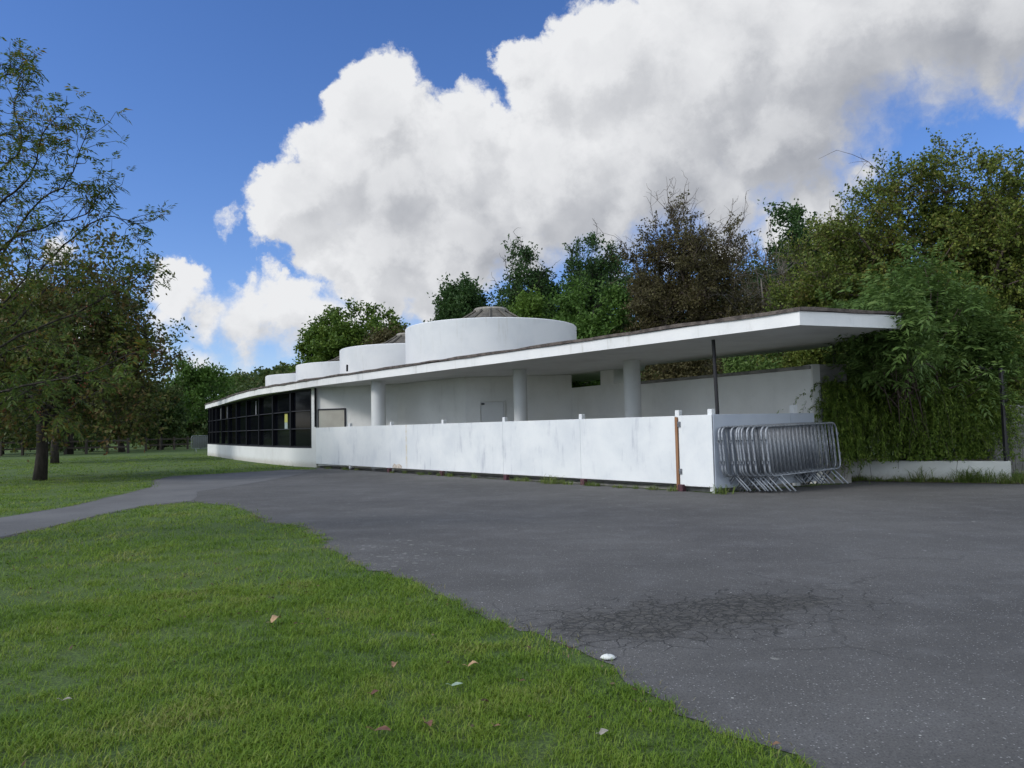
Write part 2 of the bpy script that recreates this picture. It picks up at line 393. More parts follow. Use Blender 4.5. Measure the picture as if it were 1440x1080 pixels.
sd = bpy.data.lights.new('sun', 'SUN'); sd.energy = 1.5; sd.angle = R(14); sd.color = (1, .95, .88)
so = bpy.data.objects.new('sun', sd); col.objects.link(so); sd.energy = 1.9; sd.color = (1, .97, .93); so.rotation_euler = (-sun_dir).to_track_quat('-Z', 'Y').to_euler(); so.location = (-20, -5, 30)
scene.view_settings.view_transform = 'Standard'; scene.view_settings.look = 'None'; scene.view_settings.exposure = .12; scene.view_settings.gamma = 1

# ------------------------------------------------------------------ ground, asphalt, path
def jitter(poly, step=.12, amp=.05, closed=True):
    out = []; n = len(poly)
    for i in range(n if closed else n-1):
        a = np.array(poly[i][:2], float); b = np.array(poly[(i+1) % n][:2], float); L_ = np.linalg.norm(b-a)
        far = min(np.linalg.norm(a), np.linalg.norm(b)) > 45 or L_ > 30
        m_ = 1 if far else max(1, int(L_/step))
        for j in range(m_):
            p = a+(b-a)*j/m_
            if not far and j: p = p+rng.normal(0, amp, 2)*(1 if rng.random() < .8 else 1.8)
            out.append(p)
    return out
near_px = [(-300, 828), (-120, 786), (0, 758), (60, 745), (130, 728), (200, 713), (270, 706), (330, 712), (355, 722), (372, 735), (430, 741), (447, 758), (470, 775),
           (515, 800), (590, 820), (605, 832), (625, 838), (680, 868), (760, 893), (800, 910), (845, 930), (868, 945), (880, 962), (930, 985),
           (1000, 1030), (1060, 1045), (1140, 1080)]
near_edge = [pz(x, y)[:2] for x, y in near_px]
far_px = [(445, 660.5), (400, 660.5), (380, 662), (330, 665), (240, 670), (217, 675), (210, 686), (100, 712), (0, 728), (-120, 744), (-300, 772)]
far_edge = [pz(x, y)[:2] for x, y in far_px]
FA = pz(445, 657.5)[:2]; FB = np.array([3.52, 13.5]); fd_ = (FB-FA)/np.linalg.norm(FB-FA)   # hoarding line
RB = np.array([5.8, 14.75])                                                             # end of the hoarding's return
PA = np.array([6.6, 16.1]); PB = pz(1423, 679)[:2]                                       # planter front
right_far = [PB+np.array([.1, -.12]), PA+np.array([.4, -.4]), RB+np.array([.6, .2]), FB+fd_*.05, FA+np.array([.05, -.1])]
tail = [(1.6, 1.2), (2.6, -3), (5, -20)]
asph = near_edge+[np.array(p) for p in tail]+[np.array((60., -20.)), np.array((60., 12.5)), np.array((12., 13.6))]+right_far+far_edge
asph_poly = jitter(asph, .09, .030)

m, k = mat('lawn_soil', .95); a = k.noise(k.obj, .5, 5, .6); b_ = k.noise(k.obj, 30, 5, .7); c_ = k.noise(k.obj, 2.2, 5, .65)
c = k.mix(k.mapr(a, .35, .65), (.070, .140, .014), (.115, .185, .022))
c = k.mix(k.mapr(c_, .5, .72, 0, .6), c, (.125, .15, .04)); c = k.mix(k.mapr(k.noise(k.obj, 5.5, 5, .7), .60, .74, 0, .6), c, (.05, .06, .02))
c = k.mix(k.mapr(k.noise(k.obj, 60, 4, .75), .4, .62, .7, 0), c, (.022, .04, .010)); c = k.mix(k.mapr(b_, .38, .62, .65, 0), c, (.03, .055, .012)); c = k.mix(k.mapr(k.noise(k.obj, 85, 3, .7), .55, .7, 0, .5), c, (.16, .21, .05)); k.l(c, k.b.inputs['Base Color']); bump(k, b_, .9, .03); M['lawn'] = m
GS = 700.
gb = MB(); N = 70
# gently uneven only far away; flat where things stand
xs = np.linspace(-GS, GS, N); V = [(x, y, 0) for y in xs+300 for x in xs]
gb.add(V, [(i*N+j, i*N+j+1, (i+1)*N+j+1, (i+1)*N+j) for i in range(N-1) for j in range(N-1)])
tag(gb.build('lawn', M['lawn']), kind='structure')

m, k = mat('asphalt', .88, spec=.3)
o_ = k.obj
big = k.noise(o_, .35, 5, .6); med = k.noise(o_, 2.4, 5, .6); fine = k.noise(o_, 120, 3, .7); gr = k.n('ShaderNodeTexVoronoi'); gr.inputs['Scale'].default_value = 95; k.l(o_, gr.inputs['Vector'])
c = k.mix(k.mapr(big, .3, .7), (.080, .078, .077), (.122, .119, .117))
c = k.mix(k.mapr(med, .45, .75, 0, .4), c, (.165, .165, .17))
c = k.mix(k.mapr(k.noise(k.scalev(o_, (.35, 1.6, 1)), 1.3, 5, .65), .5, .72, 0, .35), c, (.065, .064, .064))
c = k.mix(k.mapr(fine, .35, .7), c, k.mix(.5, c, (.03, .03, .033)))
sepc = k.n('ShaderNodeSeparateColor'); k.l(gr.outputs['Color'], sepc.inputs[0])
sp = k.math('MULTIPLY', k.mapr(sepc.outputs[0], .86, .95), k.mapr(gr.outputs['Distance'], .42, .30))
c = k.mix(k.math('MULTIPLY', sp, .6), c, (.40, .40, .40))
dk = k.math('MULTIPLY', k.mapr(sepc.outputs[1], .70, .9), k.mapr(gr.outputs['Distance'], .45, .30))
c = k.mix(k.math('MULTIPLY', dk, .6), c, (.03, .03, .033))
g3 = k.n('ShaderNodeTexVoronoi'); g3.inputs['Scale'].default_value = 17; k.l(o_, g3.inputs['Vector']); s3 = k.n('ShaderNodeSeparateColor'); k.l(g3.outputs['Color'], s3.inputs[0])
c = k.mix(k.math('MULTIPLY', k.mapr(s3.outputs[0], .93, .95), k.mapr(g3.outputs['Distance'], .13, .08)), c, (.42, .42, .40))
# crazed, worn patch and its long cracks
pc = pz(970, 866); wv = k.n('ShaderNodeVectorMath', operation='SUBTRACT'); k.l(o_, wv.inputs[0]); wv.inputs[1].default_value = (pc[0], pc[1], 0)
mp = k.n('ShaderNodeMapping'); mp.inputs['Rotation'].default_value = (0, 0, R(-20)); k.l(wv.outputs[0], mp.inputs[0])
mp2 = k.scalev(mp.outputs[0], (1/1.15, 1/.50, 0)); ln = k.n('ShaderNodeVectorMath', operation='LENGTH'); k.l(mp2, ln.inputs[0])
en = k.math('ADD', ln.outputs['Value'], k.math('MULTIPLY', k.math('SUBTRACT', k.noise(o_, 2.2, 5, .6), .5), 2.2))
patch = k.mapr(en, 1.0, .55); halo = k.mapr(en, 1.75, .9)
wc = k.noise(o_, 3.5, 4, .6, out=1); wvec = vadd(k, o_, cen(k, wc), .22)
vo = k.n('ShaderNodeTexVoronoi', feature='DISTANCE_TO_EDGE'); vo.inputs['Scale'].default_value = 5.5; k.l(wvec, vo.inputs['Vector'])
vo2 = k.n('ShaderNodeTexVoronoi', feature='DISTANCE_TO_EDGE'); vo2.inputs['Scale'].default_value = 14; k.l(wvec, vo2.inputs['Vector'])
ck = k.math('MULTIPLY', k.mapr(vo.outputs['Distance'], .035, .008), halo)
ck2 = k.math('MULTIPLY', k.mapr(vo2.outputs['Distance'], .09, .02), patch)
vo3 = k.n('ShaderNodeTexVoronoi', feature='DISTANCE_TO_EDGE'); vo3.inputs['Scale'].default_value = .42; k.l(wvec, vo3.inputs['Vector'])
ck3 = k.math('MULTIPLY', k.mapr(vo3.outputs['Distance'], .006, .001), k.math('MULTIPLY', k.mapr(k.noise(o_, .9, 2), .47, .56), k.mapr(en, 6.0, 3.0)))
cr_ = k.math('MAXIMUM', k.math('MAXIMUM', ck, ck2), k.math('MULTIPLY', ck3, .45))
c = k.mix(k.math('MULTIPLY', patch, .58), c, k.mix(k.mapr(k.noise(o_, 18, 4, .7), .42, .6), (.035, .034, .032), (.085, .080, .070)))
c = k.mix(k.math('MULTIPLY', cr_, .80), c, (.022, .022, .021))
# pale lichen and worn spots by the lawn edge
lc = pz(500, 782); dn = k.n('ShaderNodeVectorMath', operation='DISTANCE'); k.l(o_, dn.inputs[0]); dn.inputs[1].default_value = (lc[0], lc[1], 0)
v4 = k.n('ShaderNodeTexVoronoi'); v4.inputs['Scale'].default_value = 13; k.l(wvec, v4.inputs['Vector']); s4 = k.n('ShaderNodeSeparateColor'); k.l(v4.outputs['Color'], s4.inputs[0])
thr = k.mapr(dn.outputs['Value'], .1, 1.5, .5, .995)
lic = k.math('MULTIPLY', k.math('GREATER_THAN', s4.outputs[0], thr), k.mapr(v4.outputs['Distance'], .34, .22))
c = k.mix(k.math('MULTIPLY', lic, .45), c, (.28, .28, .26))
k.l(c, k.b.inputs['Base Color'])
h = k.math('SUBTRACT', k.math('ADD', k.math('MULTIPLY', fine, .5), k.math('MULTIPLY', gr.outputs['Distance'], -.7)), k.math('MULTIPLY', cr_, 1.2))
bump(k, h, .7, .006); M['asph'] = m
tag(MB().sheet(asph_poly, .004).build('asphalt_forecourt', M['asph'], fixn=False), kind='structure')
# older, paler surface of the path
m, k = mat('path_asphalt', .9, spec=.3); n1 = k.noise(k.obj, .8, 5, .6); n2 = k.noise(k.obj, 70, 3, .7); n3 = k.noise(k.scalev(k.obj, (.5, 2, 1)), 1.5, 4)
c = k.mix(k.mapr(n1, .3, .7), (.112, .112, .116), (.155, .155, .16)); c = k.mix(k.mapr(n3, .5, .7, 0, .4), c, (.19, .19, .19)); c = k.mix(k.mapr(n2, .4, .7, .4, 0), c, (.05, .05, .05))
k.l(c, k.b.inputs['Base Color']); bump(k, n2, .6, .006); M['path'] = m
pp = [pz(x, y)[:2] for x, y in [(-300, 826), (-120, 784), (0, 756.5), (60, 743.5), (130, 727), (200, 712), (268, 705), (277, 699), (276, 692), (330, 684), (400, 672), (440, 663)]]
pp2 = [pz(x, y)[:2] for x, y in [(400, 661.5), (380, 663), (330, 666), (240, 671.5), (220, 676), (213, 686.5), (100, 713), (0, 729), (-120, 745), (-300, 773)]]
tag(MB().sheet(jitter(pp+pp2, .25, .008), .008).build('footpath', M['path'], fixn=False), kind='structure')
# littered verge at the foot of the planter
m, k = mat('leaf_litter_soil', .95); n1 = k.noise(k.obj, 9, 6, .7); n2 = k.noise(k.obj, 40, 4, .7)
c = k.mix(k.mapr(n1, .35, .65), (.07, .05, .035), (.13, .115, .06)); c = k.mix(k.mapr(n2, .5, .7, 0, .5), c, (.16, .14, .09)); k.l(c, k.b.inputs['Base Color']); bump(k, n1, .9, .03); M['litter'] = m
vg = [PA+np.array([-.9, .2]), PA+np.array([-.5, -.55]), PA+np.array([.4, -.62]), (PA+PB)/2+np.array([0, -.55]), PB+np.array([.2, -.5]), PB+np.array([4, -.6]), PB+np.array([4, .6]), PB+np.array([0, .1]), PA+np.array([0, .1])]
tag(MB().sheet(jitter(vg, .08, .04), .012).build('soil_verge', M['litter'], fixn=False), kind='structure')

# ------------------------------------------------------------------ pavilion
ZR = 2.76; ZT = 2.985; ZC = 3.05
root = thing('pavilion', (0, 24, 0), 'low white modernist pavilion with curved glazed end, flat canopy roof and stepped drums', 'pavilion')
roof_px = [(404.4, 549.4), (363, 555.3), (331.8, 562.4), (308.5, 569.5), (297, 572.6)]
cor = pz(1125, 457, ZR)[:2]; s0 = pz(443.3, 543.2, ZR)[:2]
front = [cor, s0]+[pz(x, y, ZR)[:2] for x, y in roof_px]
front += [pz(290.5, 576, ZR)[:2]]
last = front[-1]
# smooth the curved end with a Catmull-Rom line
cp = [front[1]-(front[0]-front[1])*-.0]+front[1:]+[last+np.array([.4, 3.6]), last+np.array([2.2, 6.6]), last+np.array([5.5, 8.2])]
cp = cp[1:]
def catmull(P, n=8, pre=None):
    P = [np.array(p, float) for p in P]; Q = [pre if pre is not None else 2*P[0]-P[1]]+P+[2*P[-1]-P[-2]]; out = []
    for i in range(1, len(Q)-2):
        for j in range(n):
            t = j/n; a, b, c, d = Q[i-1:i+3]
            out.append(.5*((2*b)+(-a+c)*t+(2*a-5*b+4*c-d)*t*t+(-a+3*b-3*c+d)*t**3))
    out.append(Q[-2]); return out
tdir = (s0-cor)/np.linalg.norm(s0-cor)
curve = catmull(cp, 8, pre=s0-tdir*4.5)
back = [np.array(p, float) for p in [(-9, 50.5), (-5.8, 44), (-3.4, 38), (-.2, 31.5), (2.9, 25.2), (3.7, 21.4), (3.45, 19.6), (6.35, 16.2), (6.92, 14.1), (6.62, 12.88)]]
straight = [cor+(s0-cor)*i/30 for i in range(30)]
outline = straight+curve+back
cen_ = np.mean(outline, axis=0)
def inset(poly, d):
    n = len(poly); out = []
    for i in range(n):
        a, b, c = poly[i-1], poly[i], poly[(i+1) % n]
        n1 = np.array([-(b-a)[1], (b-a)[0]]); n1 /= np.linalg.norm(n1)+1e-9
        n2 = np.array([-(c-b)[1], (c-b)[0]]); n2 /= np.linalg.norm(n2)+1e-9
        nn = n1+n2; nn /= np.linalg.norm(nn)+1e-9; cs = max(.5, float(nn@n1))
        out.append(b+nn*d/cs)
    return out
area = sum(outline[i-1][0]*outline[i][1]-outline[i][0]*outline[i-1][1] for i in range(len(outline)))
sg = 1 if area > 0 else -1
# slab: fascia sides + soffit as separate materials
sl = MB().prism(outline, ZR, ZT).build('roof_slab', M['fascia'], root)
sof = inset(outline, sg*.012)
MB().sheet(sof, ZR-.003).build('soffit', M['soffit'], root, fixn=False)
# felt cap with ragged edge
capo = inset(outline, -sg*.03); capd = []
for i in range(len(capo)):
    a, b = capo[i], capo[(i+1) % len(capo)]; L_ = np.linalg.norm(b-a); n_ = max(1, int(L_/.35))
    for j in range(n_): capd.append(a+(b-a)*j/n_+rng.normal(0, .006, 2))
cm = MB(); n_ = len(capd); inn = inset(capd, sg*.35)
zt = ZC+rng.normal(0, .010, n_); zb = ZT+.004+rng.normal(0, .006, n_)
V = [(p[0], p[1], z) for p, z in zip(capd, zb)]+[(p[0], p[1], z) for p, z in zip(capd, zt)]
cm.add(V, [(i, (i+1) % n_, (i+1) % n_+n_, i+n_) for i in range(n_)])
cm.add([(p[0], p[1], z) for p, z in zip(capd, zt)], [tuple(t) for t in tessellate_polygon([[Vector((p[0], p[1], 0)) for p in capd]])])
cm.build('roof_felt', M['felt'], sl, root)
# drums
DR = [(-.62, 23.75), (-3.9, 29.35), (-7.35, 35.7), (-10.75, 41.9)]
for i, (x, y) in enumerate(DR):
    r = 2.66; zt_ = 4.28+(.03 if i == 0 else 0)
    d = MB().lathe((x, y, 0), [(r, ZC-.02), (r, zt_-.02), (r-.02, zt_), (r-.16, zt_), (r-.18, zt_-.3)], 96).build('roof_drum', M['drum'], root, auto=True)
    prof = [(r-.17, zt_-.12), (2.0, zt_-.02), (1.5, zt_+.07), (1.0, zt_+.24), (.52, zt_+.53)]
    cb = MB().lathe((x, y, 0), prof, 24)
    for a in np.arange(12)*math.pi/6:
        pts = [(x+rr*math.cos(a), y+rr*math.sin(a), zz+.03) for rr, zz in prof]
        cb.tube(pts, .035, 4)
    cb.build('cone_roof', M['cone'], d, root)
    MB().lathe((x, y, 0), [(.52, zt_+.43), (.55, zt_+.59), (.50, zt_+.65), (.05, zt_+.68)], 28).build('ring_cap', M['ring'], d, root)
# curved glazed wall: follows the roof curve, set in
def resample(P, step):
    P = np.array(P); s_ = np.r_[0, np.cumsum(np.linalg.norm(np.diff(P, axis=0), axis=1))]
    n_ = max(2, int(round(s_[-1]/step))+1); t = np.linspace(0, s_[-1], n_)
    return np.stack([np.interp(t, s_, P[:, 0]), np.interp(t, s_, P[:, 1])], 1)
gz = [FA]+[pz(x, y, 0)[:2] for x, y in [(404.4, 655), (363, 650.6), (331.8, 646.6), (312.4, 643.6), (301, 641.6)]]
e_ = pz(293.4, 640)[:2]; gz += [e_, e_+np.array([.5, 3.2]), e_+np.array([2.2, 6.0]), e_+np.array([5.2, 7.4])]
gline = np.array(catmull(gz, 12, pre=FA+(FB-FA)*.25))
def cross_px(px_):
    for i in range(len(gline)-1):
        d = ray(px_, 640); p, q = gline[i], gline[i+1]-gline[i]
        try: t = np.linalg.solve(np.array([[d[0], -q[0]], [d[1], -q[1]]]), p)
        except Exception: continue
        if -1e-6 <= t[1] <= 1.0001 and t[0] > 0: return p+q*t[1], i+t[1]
    return gline[-1], len(gline)-1
g0, _ = cross_px(438.2)
gp = [g0]; il = 0
for x in (408, 383, 363.6, 346, 331.8, 320.3, 311, 303.4, 298, 294.6):
    p, il = cross_px(x); gp.append(p)
rest = resample(gline[int(il)+3:], 1.9); gpts = np.array(gp+list(rest))
wallpts = resample(gline, .6)
def ribbon(P, z0, z1, th):
    P = np.array(P); t = np.gradient(P, axis=0); t /= np.linalg.norm(t, axis=1)[:, None]; n_ = np.stack([t[:, 1], -t[:, 0]], 1)
    inn = P+n_*th; k_ = len(P); V = [(*p, z) for z in (z0, z1) for p in P]+[(*p, z) for z in (z0, z1) for p in inn]
    Fc = []
    for i in range(k_-1):
        Fc += [(i, i+1, k_+i+1, k_+i), (2*k_+i, 3*k_+i, 3*k_+i+1, 2*k_+i+1), (k_+i, k_+i+1, 3*k_+i+1, 3*k_+i), (i, 2*k_+i, 2*k_+i+1, i+1)]
    Fc += [(0, k_, 3*k_, 2*k_), (k_-1, 3*k_-1, 4*k_-1, 2*k_-1)]
    return MB().add(V, Fc)
ZS = .66
outn0 = np.array([fd_[1], -fd_[0]])
if outn0@(-FA) < 0: outn0 = -outn0
ribbon(wallpts, 0, ZS, .25).build('plinth_wall', M['render'], root)
MB().seg(g0, FA, .16, ZS+.002, ZR-.004, off=.08).build('end_pier', M['render'], root)
for i in range(len(gpts)-1):
    a, b = gpts[i], gpts[i+1]; d = (b-a)/np.linalg.norm(b-a); inoff = -.07
    wf = MB().rframe(a, b, ZS+.045, ZR-.006, (.10, .05, .06, .03), .12, inoff).build('window', M['black'], root)
    H = ZR-.12-ZS-.05
    for q in (1, 2): MB().seg(a+d*.102, b-d*.052, .10, ZS+.05+H*q/3-.013, ZS+.05+H*q/3+.013, off=inoff-.004).build('glazing_rail', M['sill'], wf, root)
    MB().seg(a+d*.06, b-d*.01, .13, ZS+.003, ZS+.043, off=inoff+.004).build('sill', M['sill'], wf, root)
    MB().seg(a+d*.102, b-d*.052, .012, ZS+.078, ZR-.068, off=-.11).build('pane', M['glass'], wf, root)
    c0 = a+d*.62; nn = np.array([-d[1], d[0]])*(-.098)
    if i == 1:
        MB().seg(c0+nn, c0+d*.36+nn, .006, ZS+.05+H/3+.26, ZS+.05+H*2/3-.06).build('notice', M['yellow'], wf, root)
        MB().seg(c0+nn, c0+d*.36+nn, .006, ZS+.05+H/3+.02, ZS+.05+H/3+.255).build('notice', M['ngrey'], wf, root)
    if i in (1, 3, 6, 7, 9):
        c0 = a+d*(.9 if i != 1 else .35); nn = np.array([-d[1], d[0]])*(-.102)
        zz0, zz1 = (ZS+.05+H*2/3+.03, ZR-.15) if i != 9 else (ZS+.08, ZS+.6)
        MB().seg(c0+nn, c0+d*(.11 if i != 1 else .04)+nn, .004, zz0, zz1).build('blind_edge', M['blind'], wf, root)
# dark slot beside the pier
MB().seg(FA-fd_*.03+outn0*.03, FA+fd_*.05+outn0*.03, .05, 1.40, ZR-.01).build('downpipe', M['black'], root)
# veranda walls
W0 = FA+np.array([.05, .03]); W1 = np.array([-3.8, 25.3]); W2 = np.array([-1.39, 22.6]); W3 = np.array([1.75, 22.4]); W4 = np.array([2.95, 20.3])
u = (W4-W3)/np.linalg.norm(W4-W3)
for (p, q, th, z0, z1) in ((W0, W1, .2, 0, ZR-.005), (W1, W2, .2, 0, ZR-.006), (W2, W3, .2, 0, ZR-.007), (W3, W4+u*.5, .35, 0, 2.36), (W3+u*1.42, W3+u*2.02, .35, 2.363, ZR-.006)):
    MB().seg(p, q, th, z0, z1, off=th/2).build('veranda_wall', M['wallin'], root)
bw0 = np.array([3.12, 19.7]); bw1 = pz(1140, 514.5, 2.33)[:2]
lw = MB(); lw.seg(bw0, bw1, .2, 0, 2.27, off=.1)
lw.build('back_wall', M['wallin'], root)
cpg = MB(); cpg.seg(bw0, bw1, .30, 2.272, 2.34, off=.1, bev=.01); cpg.build('coping', M['conc'], root)
# end pier of the back wall and its return
e2 = bw1+np.array([.26, .05])
pr = MB(); pr.seg(bw1+np.array([.003, 0]), bw1+np.array([.16, .03]), .34, 0, 2.36, off=.12); pr.build('end_pier', M['planter'], root)
MB().seg(bw1+np.array([.17, -.02]), bw1+np.array([.72, .03]), .2, 0, 2.352, off=.1).build('return_wall', M['conc'], root)
# boarded opening
d = (W1-W0)/np.linalg.norm(W1-W0); nrm = np.array([-d[1], d[0]])
t0 = .03; t1 = 1.17
a_ = W0+d*t0-nrm*.02; b_ = W0+d*t1-nrm*.02; z0, z1 = 1.06, 2.02
f_ = MB().rframe(a_, b_, z0, z1, (.03, .045, .05, .02), .05).build('boarded_hatch', M['sill'], root)
MB().seg(a_+d*.031, b_-d*.046, .02, z0+.021, z1-.051, off=-.002).build('board', M['board'], f_, root)
# door
d = (W3-W2)/np.linalg.norm(W3-W2); nrm = np.array([-d[1], d[0]]); a_ = W2+d*.42-nrm*.015; b_ = a_+d*.76
f_ = MB().rframe(a_, b_, .058, 2.05, (.035, .035, .035, .004), .07).build('door_frame', M['wallin'], root)
MB().seg(a_+d*.05, b_-d*.05, .03, .07, 2.0, off=.0).build('door', M['render'], f_, root)
MB().seg(a_+d*.06, a_+d*.15, .06, 1.93, 1.97, off=-.02).build('door_closer', M['black'], f_, root)
# columns
for px_, py_, dia in ((532, 536, .45), (731, 519.6, .36), (888, 507, .40)):
    p = pz(px_, py_, ZR)
    MB().lathe((p[0], p[1], 0), [(dia/2, 0), (dia/2, ZR-.004)], 40).build('column', M['render'], root, auto=True)
for (px_, py_, r_, lean) in ((1003, 477.5, .035, (.06, 0)), (1172.5, 482, .033, (0, 0))):
    p = pz(px_, py_, ZR) if px_ < 1100 else pd(px_, py_, 15.5)
    MB().tube([(p[0]+lean[0], p[1]+lean[1], 0), (p[0], p[1], ZR)], r_, 12).build('roof_prop', M['steel'], root, auto=True)
vf = [FA, FB, RB, bw1, bw0, W4, W3, W2, W1, W0]
MB().prism([np.array(p)+(cen_-np.array(p))*.0 for p in inset(vf, .12)], .0045, .055).build('veranda_floor', M['conc'], root)
# tilted stub and twig on the roof edge
p = pz(470, 521, ZC); MB().tube([(p[0]+.3, p[1]+.4, ZC), (p[0]+.3, p[1]+.42, ZC+.2)], .03, 8).build('vent_pipe', M['black'], root)

# ------------------------------------------------------------------ hoarding
hr = thing('hoarding_fence', (FB[0], FB[1], 0), 'long white painted board hoarding on maroon stubs closing off the veranda', 'hoarding')
LF = np.linalg.norm(FB-FA)
def along(px_):   # distance along the hoarding from FA seen at column px_
    d = ray(px_, 640); t = np.linalg.solve(np.array([[d[0], -fd_[0]], [d[1], -fd_[1]]]), FA); return t[1]
HT = 1.375
sG = along(953)
pn = MB()
cuts = [0.0, along(572), along(708), along(817), sG-.03]
outn = np.array([fd_[1], -fd_[0]])      # towards the camera side
if outn@(np.array([0, 0])-FA) < 0: outn = -outn
def P2(s_, o=0.0): return FA+fd_*s_+outn*o
for i in range(len(cuts)-1):
    a, b = cuts[i]+(.003 if i else 0), cuts[i+1]-.003
    q = MB().seg(P2(a), P2(b), .02, .13+.0*i, HT, bev=.003)
    q.build('panel', M['hoard'], hr)
MB().seg(P2(cuts[1]-.035, .0125), P2(cuts[1]+.04, .0125), .004, .16, HT-.01).build('filler_strip', M['stain'], hr)
pa = MB()
c0 = along(552)
poly = [(0, .135), (.52, .135), (.56, .20), (.40, .26), (.22, .23), (.1, .27), (.03, .19)]
v0 = [np.r_[P2(c0+x, .0115), z] for x, z in poly]; v1 = [np.r_[P2(c0+x, .0145), z] for x, z in poly]
pa.add(v0+v1, [tuple(range(7)), tuple(range(7, 14))]+[(i, (i+1) % 7, 7+(i+1) % 7, 7+i) for i in range(7)]); pa.build('peeled_patch', M['peel'], hr)
# gate leaf
MB().seg(P2(sG+.05), P2(LF-.01), .02, .10, HT+.005, bev=.003).build('gate_leaf', M['hoard'], hr)
gl = MB().seg(P2(sG-.02, .018), P2(sG+.035, .018), .03, .02, HT-.02, bev=.004).build('batten', M['batten'], hr)
for z in (.36, 1.22): MB().seg(P2(sG+.036, .02), P2(sG+.10, .02), .012, z-.05, z+.05).build('hinge', M['galvd'], gl, hr)
for px_ in (490, 548, 621, 707, 815, 951, 997):
    s_ = min(along(px_)+.03, LF-.05); c = P2(s_, -.065)
    MB().box((c[0], c[1], .75), (.09, .09, 1.46), math.atan2(fd_[1], fd_[0]), .006).build('post', M['postw'], hr)
for px_ in (548, 622, 712, 820, 957):
    s_ = min(along(px_)+.03, LF-.05); c = P2(s_, .03)
    MB().box((c[0], c[1], .06), (.11, .10, .13), math.atan2(fd_[1], fd_[0]), .006).build('foot_stub', M['maroon'], hr)
# return panels
rd = (RB-FB)/np.linalg.norm(RB-FB)
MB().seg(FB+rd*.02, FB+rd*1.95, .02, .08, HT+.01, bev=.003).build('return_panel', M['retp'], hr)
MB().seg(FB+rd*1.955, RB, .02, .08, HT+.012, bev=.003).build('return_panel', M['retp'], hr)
c = FB+rd*2.12+np.array([-rd[1], rd[0]])*.06
MB().box((c[0], c[1], .78), (.10, .10, 1.53), math.atan2(rd[1], rd[0]), .006).build('post', M['postw'], hr)
c = FB+np.array([.02, -.02]); MB().box((c[0]-.03, c[1], .05), (.05, .05, .11), .3).build('foot_stub', M['postw'], hr)

# ------------------------------------------------------------------ crowd barriers
def rrect(x0, x1, z0, z1, r, n=5):
    P = []
    for cx, cz, a0 in ((x1-r, z1-r, 0), (x0+r, z1-r, 90), (x0+r, z0+r, 180), (x1-r, z0+r, 270)):
        for j in range(n+1):
            a = R(a0+90*j/n); P.append((cx+r*math.cos(a), 0, cz+r*math.sin(a)))
    P.append(P[0]); return P
def make_barrier(label, group=None, infill=False):
    rt = thing('crowd_barrier', (0, 0, 0), label, 'barrier', group)
    MB().tube(rrect(0, 2.2, .29, 1.15, .13), .0175, 8, cap=False).build('frame', M['galv'], rt, smooth=True)
    for i in range(1, 19):
        x = i*2.2/19
        MB().tube([(x, 0, .30), (x, 0, 1.14)], .0085, 6).build('bar', M['galv'], rt, smooth=True)
    for x in (.28, 1.92):
        MB().tube([(x, -.27, .012), (x, -.03, .27), (x, 0, .285), (x, .03, .27), (x, .27, .012)], .015, 7).build('foot', M['galv'], rt, smooth=True)
    for x, s_ in ((-.02, -1), (2.22, 1)):
        for z in (.55, .92): MB().tube([(x-s_*.01, 0, z), (x+s_*.025, 0, z), (x+s_*.025, 0, z+.04*s_)], .013, 6).build('hook', M['galvd'], rt)
    if infill: MB().box((1.1, 0, .72), (2.05, .01, .76)).build('infill', M['meshg'], rt)
    return rt
blab = ['frontmost galvanised crowd barrier of the nested stack beside the hoarding', 'second crowd barrier from the front of the nested stack', 'third crowd barrier from the front of the nested stack',
        'fourth crowd barrier from the front of the nested stack', 'fifth crowd barrier from the front of the nested stack', 'sixth crowd barrier from the front of the nested stack',
        'seventh crowd barrier from the front of the nested stack', 'eighth crowd barrier from the front of the nested stack', 'ninth crowd barrier from the front of the nested stack',
        'rearmost crowd barrier of the nested stack, its left end jutting out against the white board']
bar0 = make_barrier(blab[0], 'crowd barriers nested beside the hoarding')
u_ = [0, .09, .20, .30, .40, .50, .60, .70, .80, 1.0]
xs_px = [1079, 1071, 1057, 1048, 1041, 1035, 1031, 1022, 1007, 1002]
P_front = np.array([4.38, 13.18]); P_rear = np.array([3.66, 13.40])
for i in range(10):
    o = bar0 if i == 0 else copy_tree(bar0)
    o['label'] = blab[i]
    p = P_front+(P_rear-P_front)*((1077-xs_px[i])/74.)+np.array([.02, .0])
    o.location = (p[0], p[1], 0.004); ang = R(36.5)+rng.normal(0, .004)
    o.rotation_euler = (R(-4)+rng.normal(0, .006), R(-1.2), ang)
fb_ = make_barrier('grey mesh filled crowd barrier on the grass by the far end of the glazed wall', None, True)
p = pz(269, 637); fb_.location = (p[0], p[1], 0); fb_.rotation_euler = (0, 0, R(38))

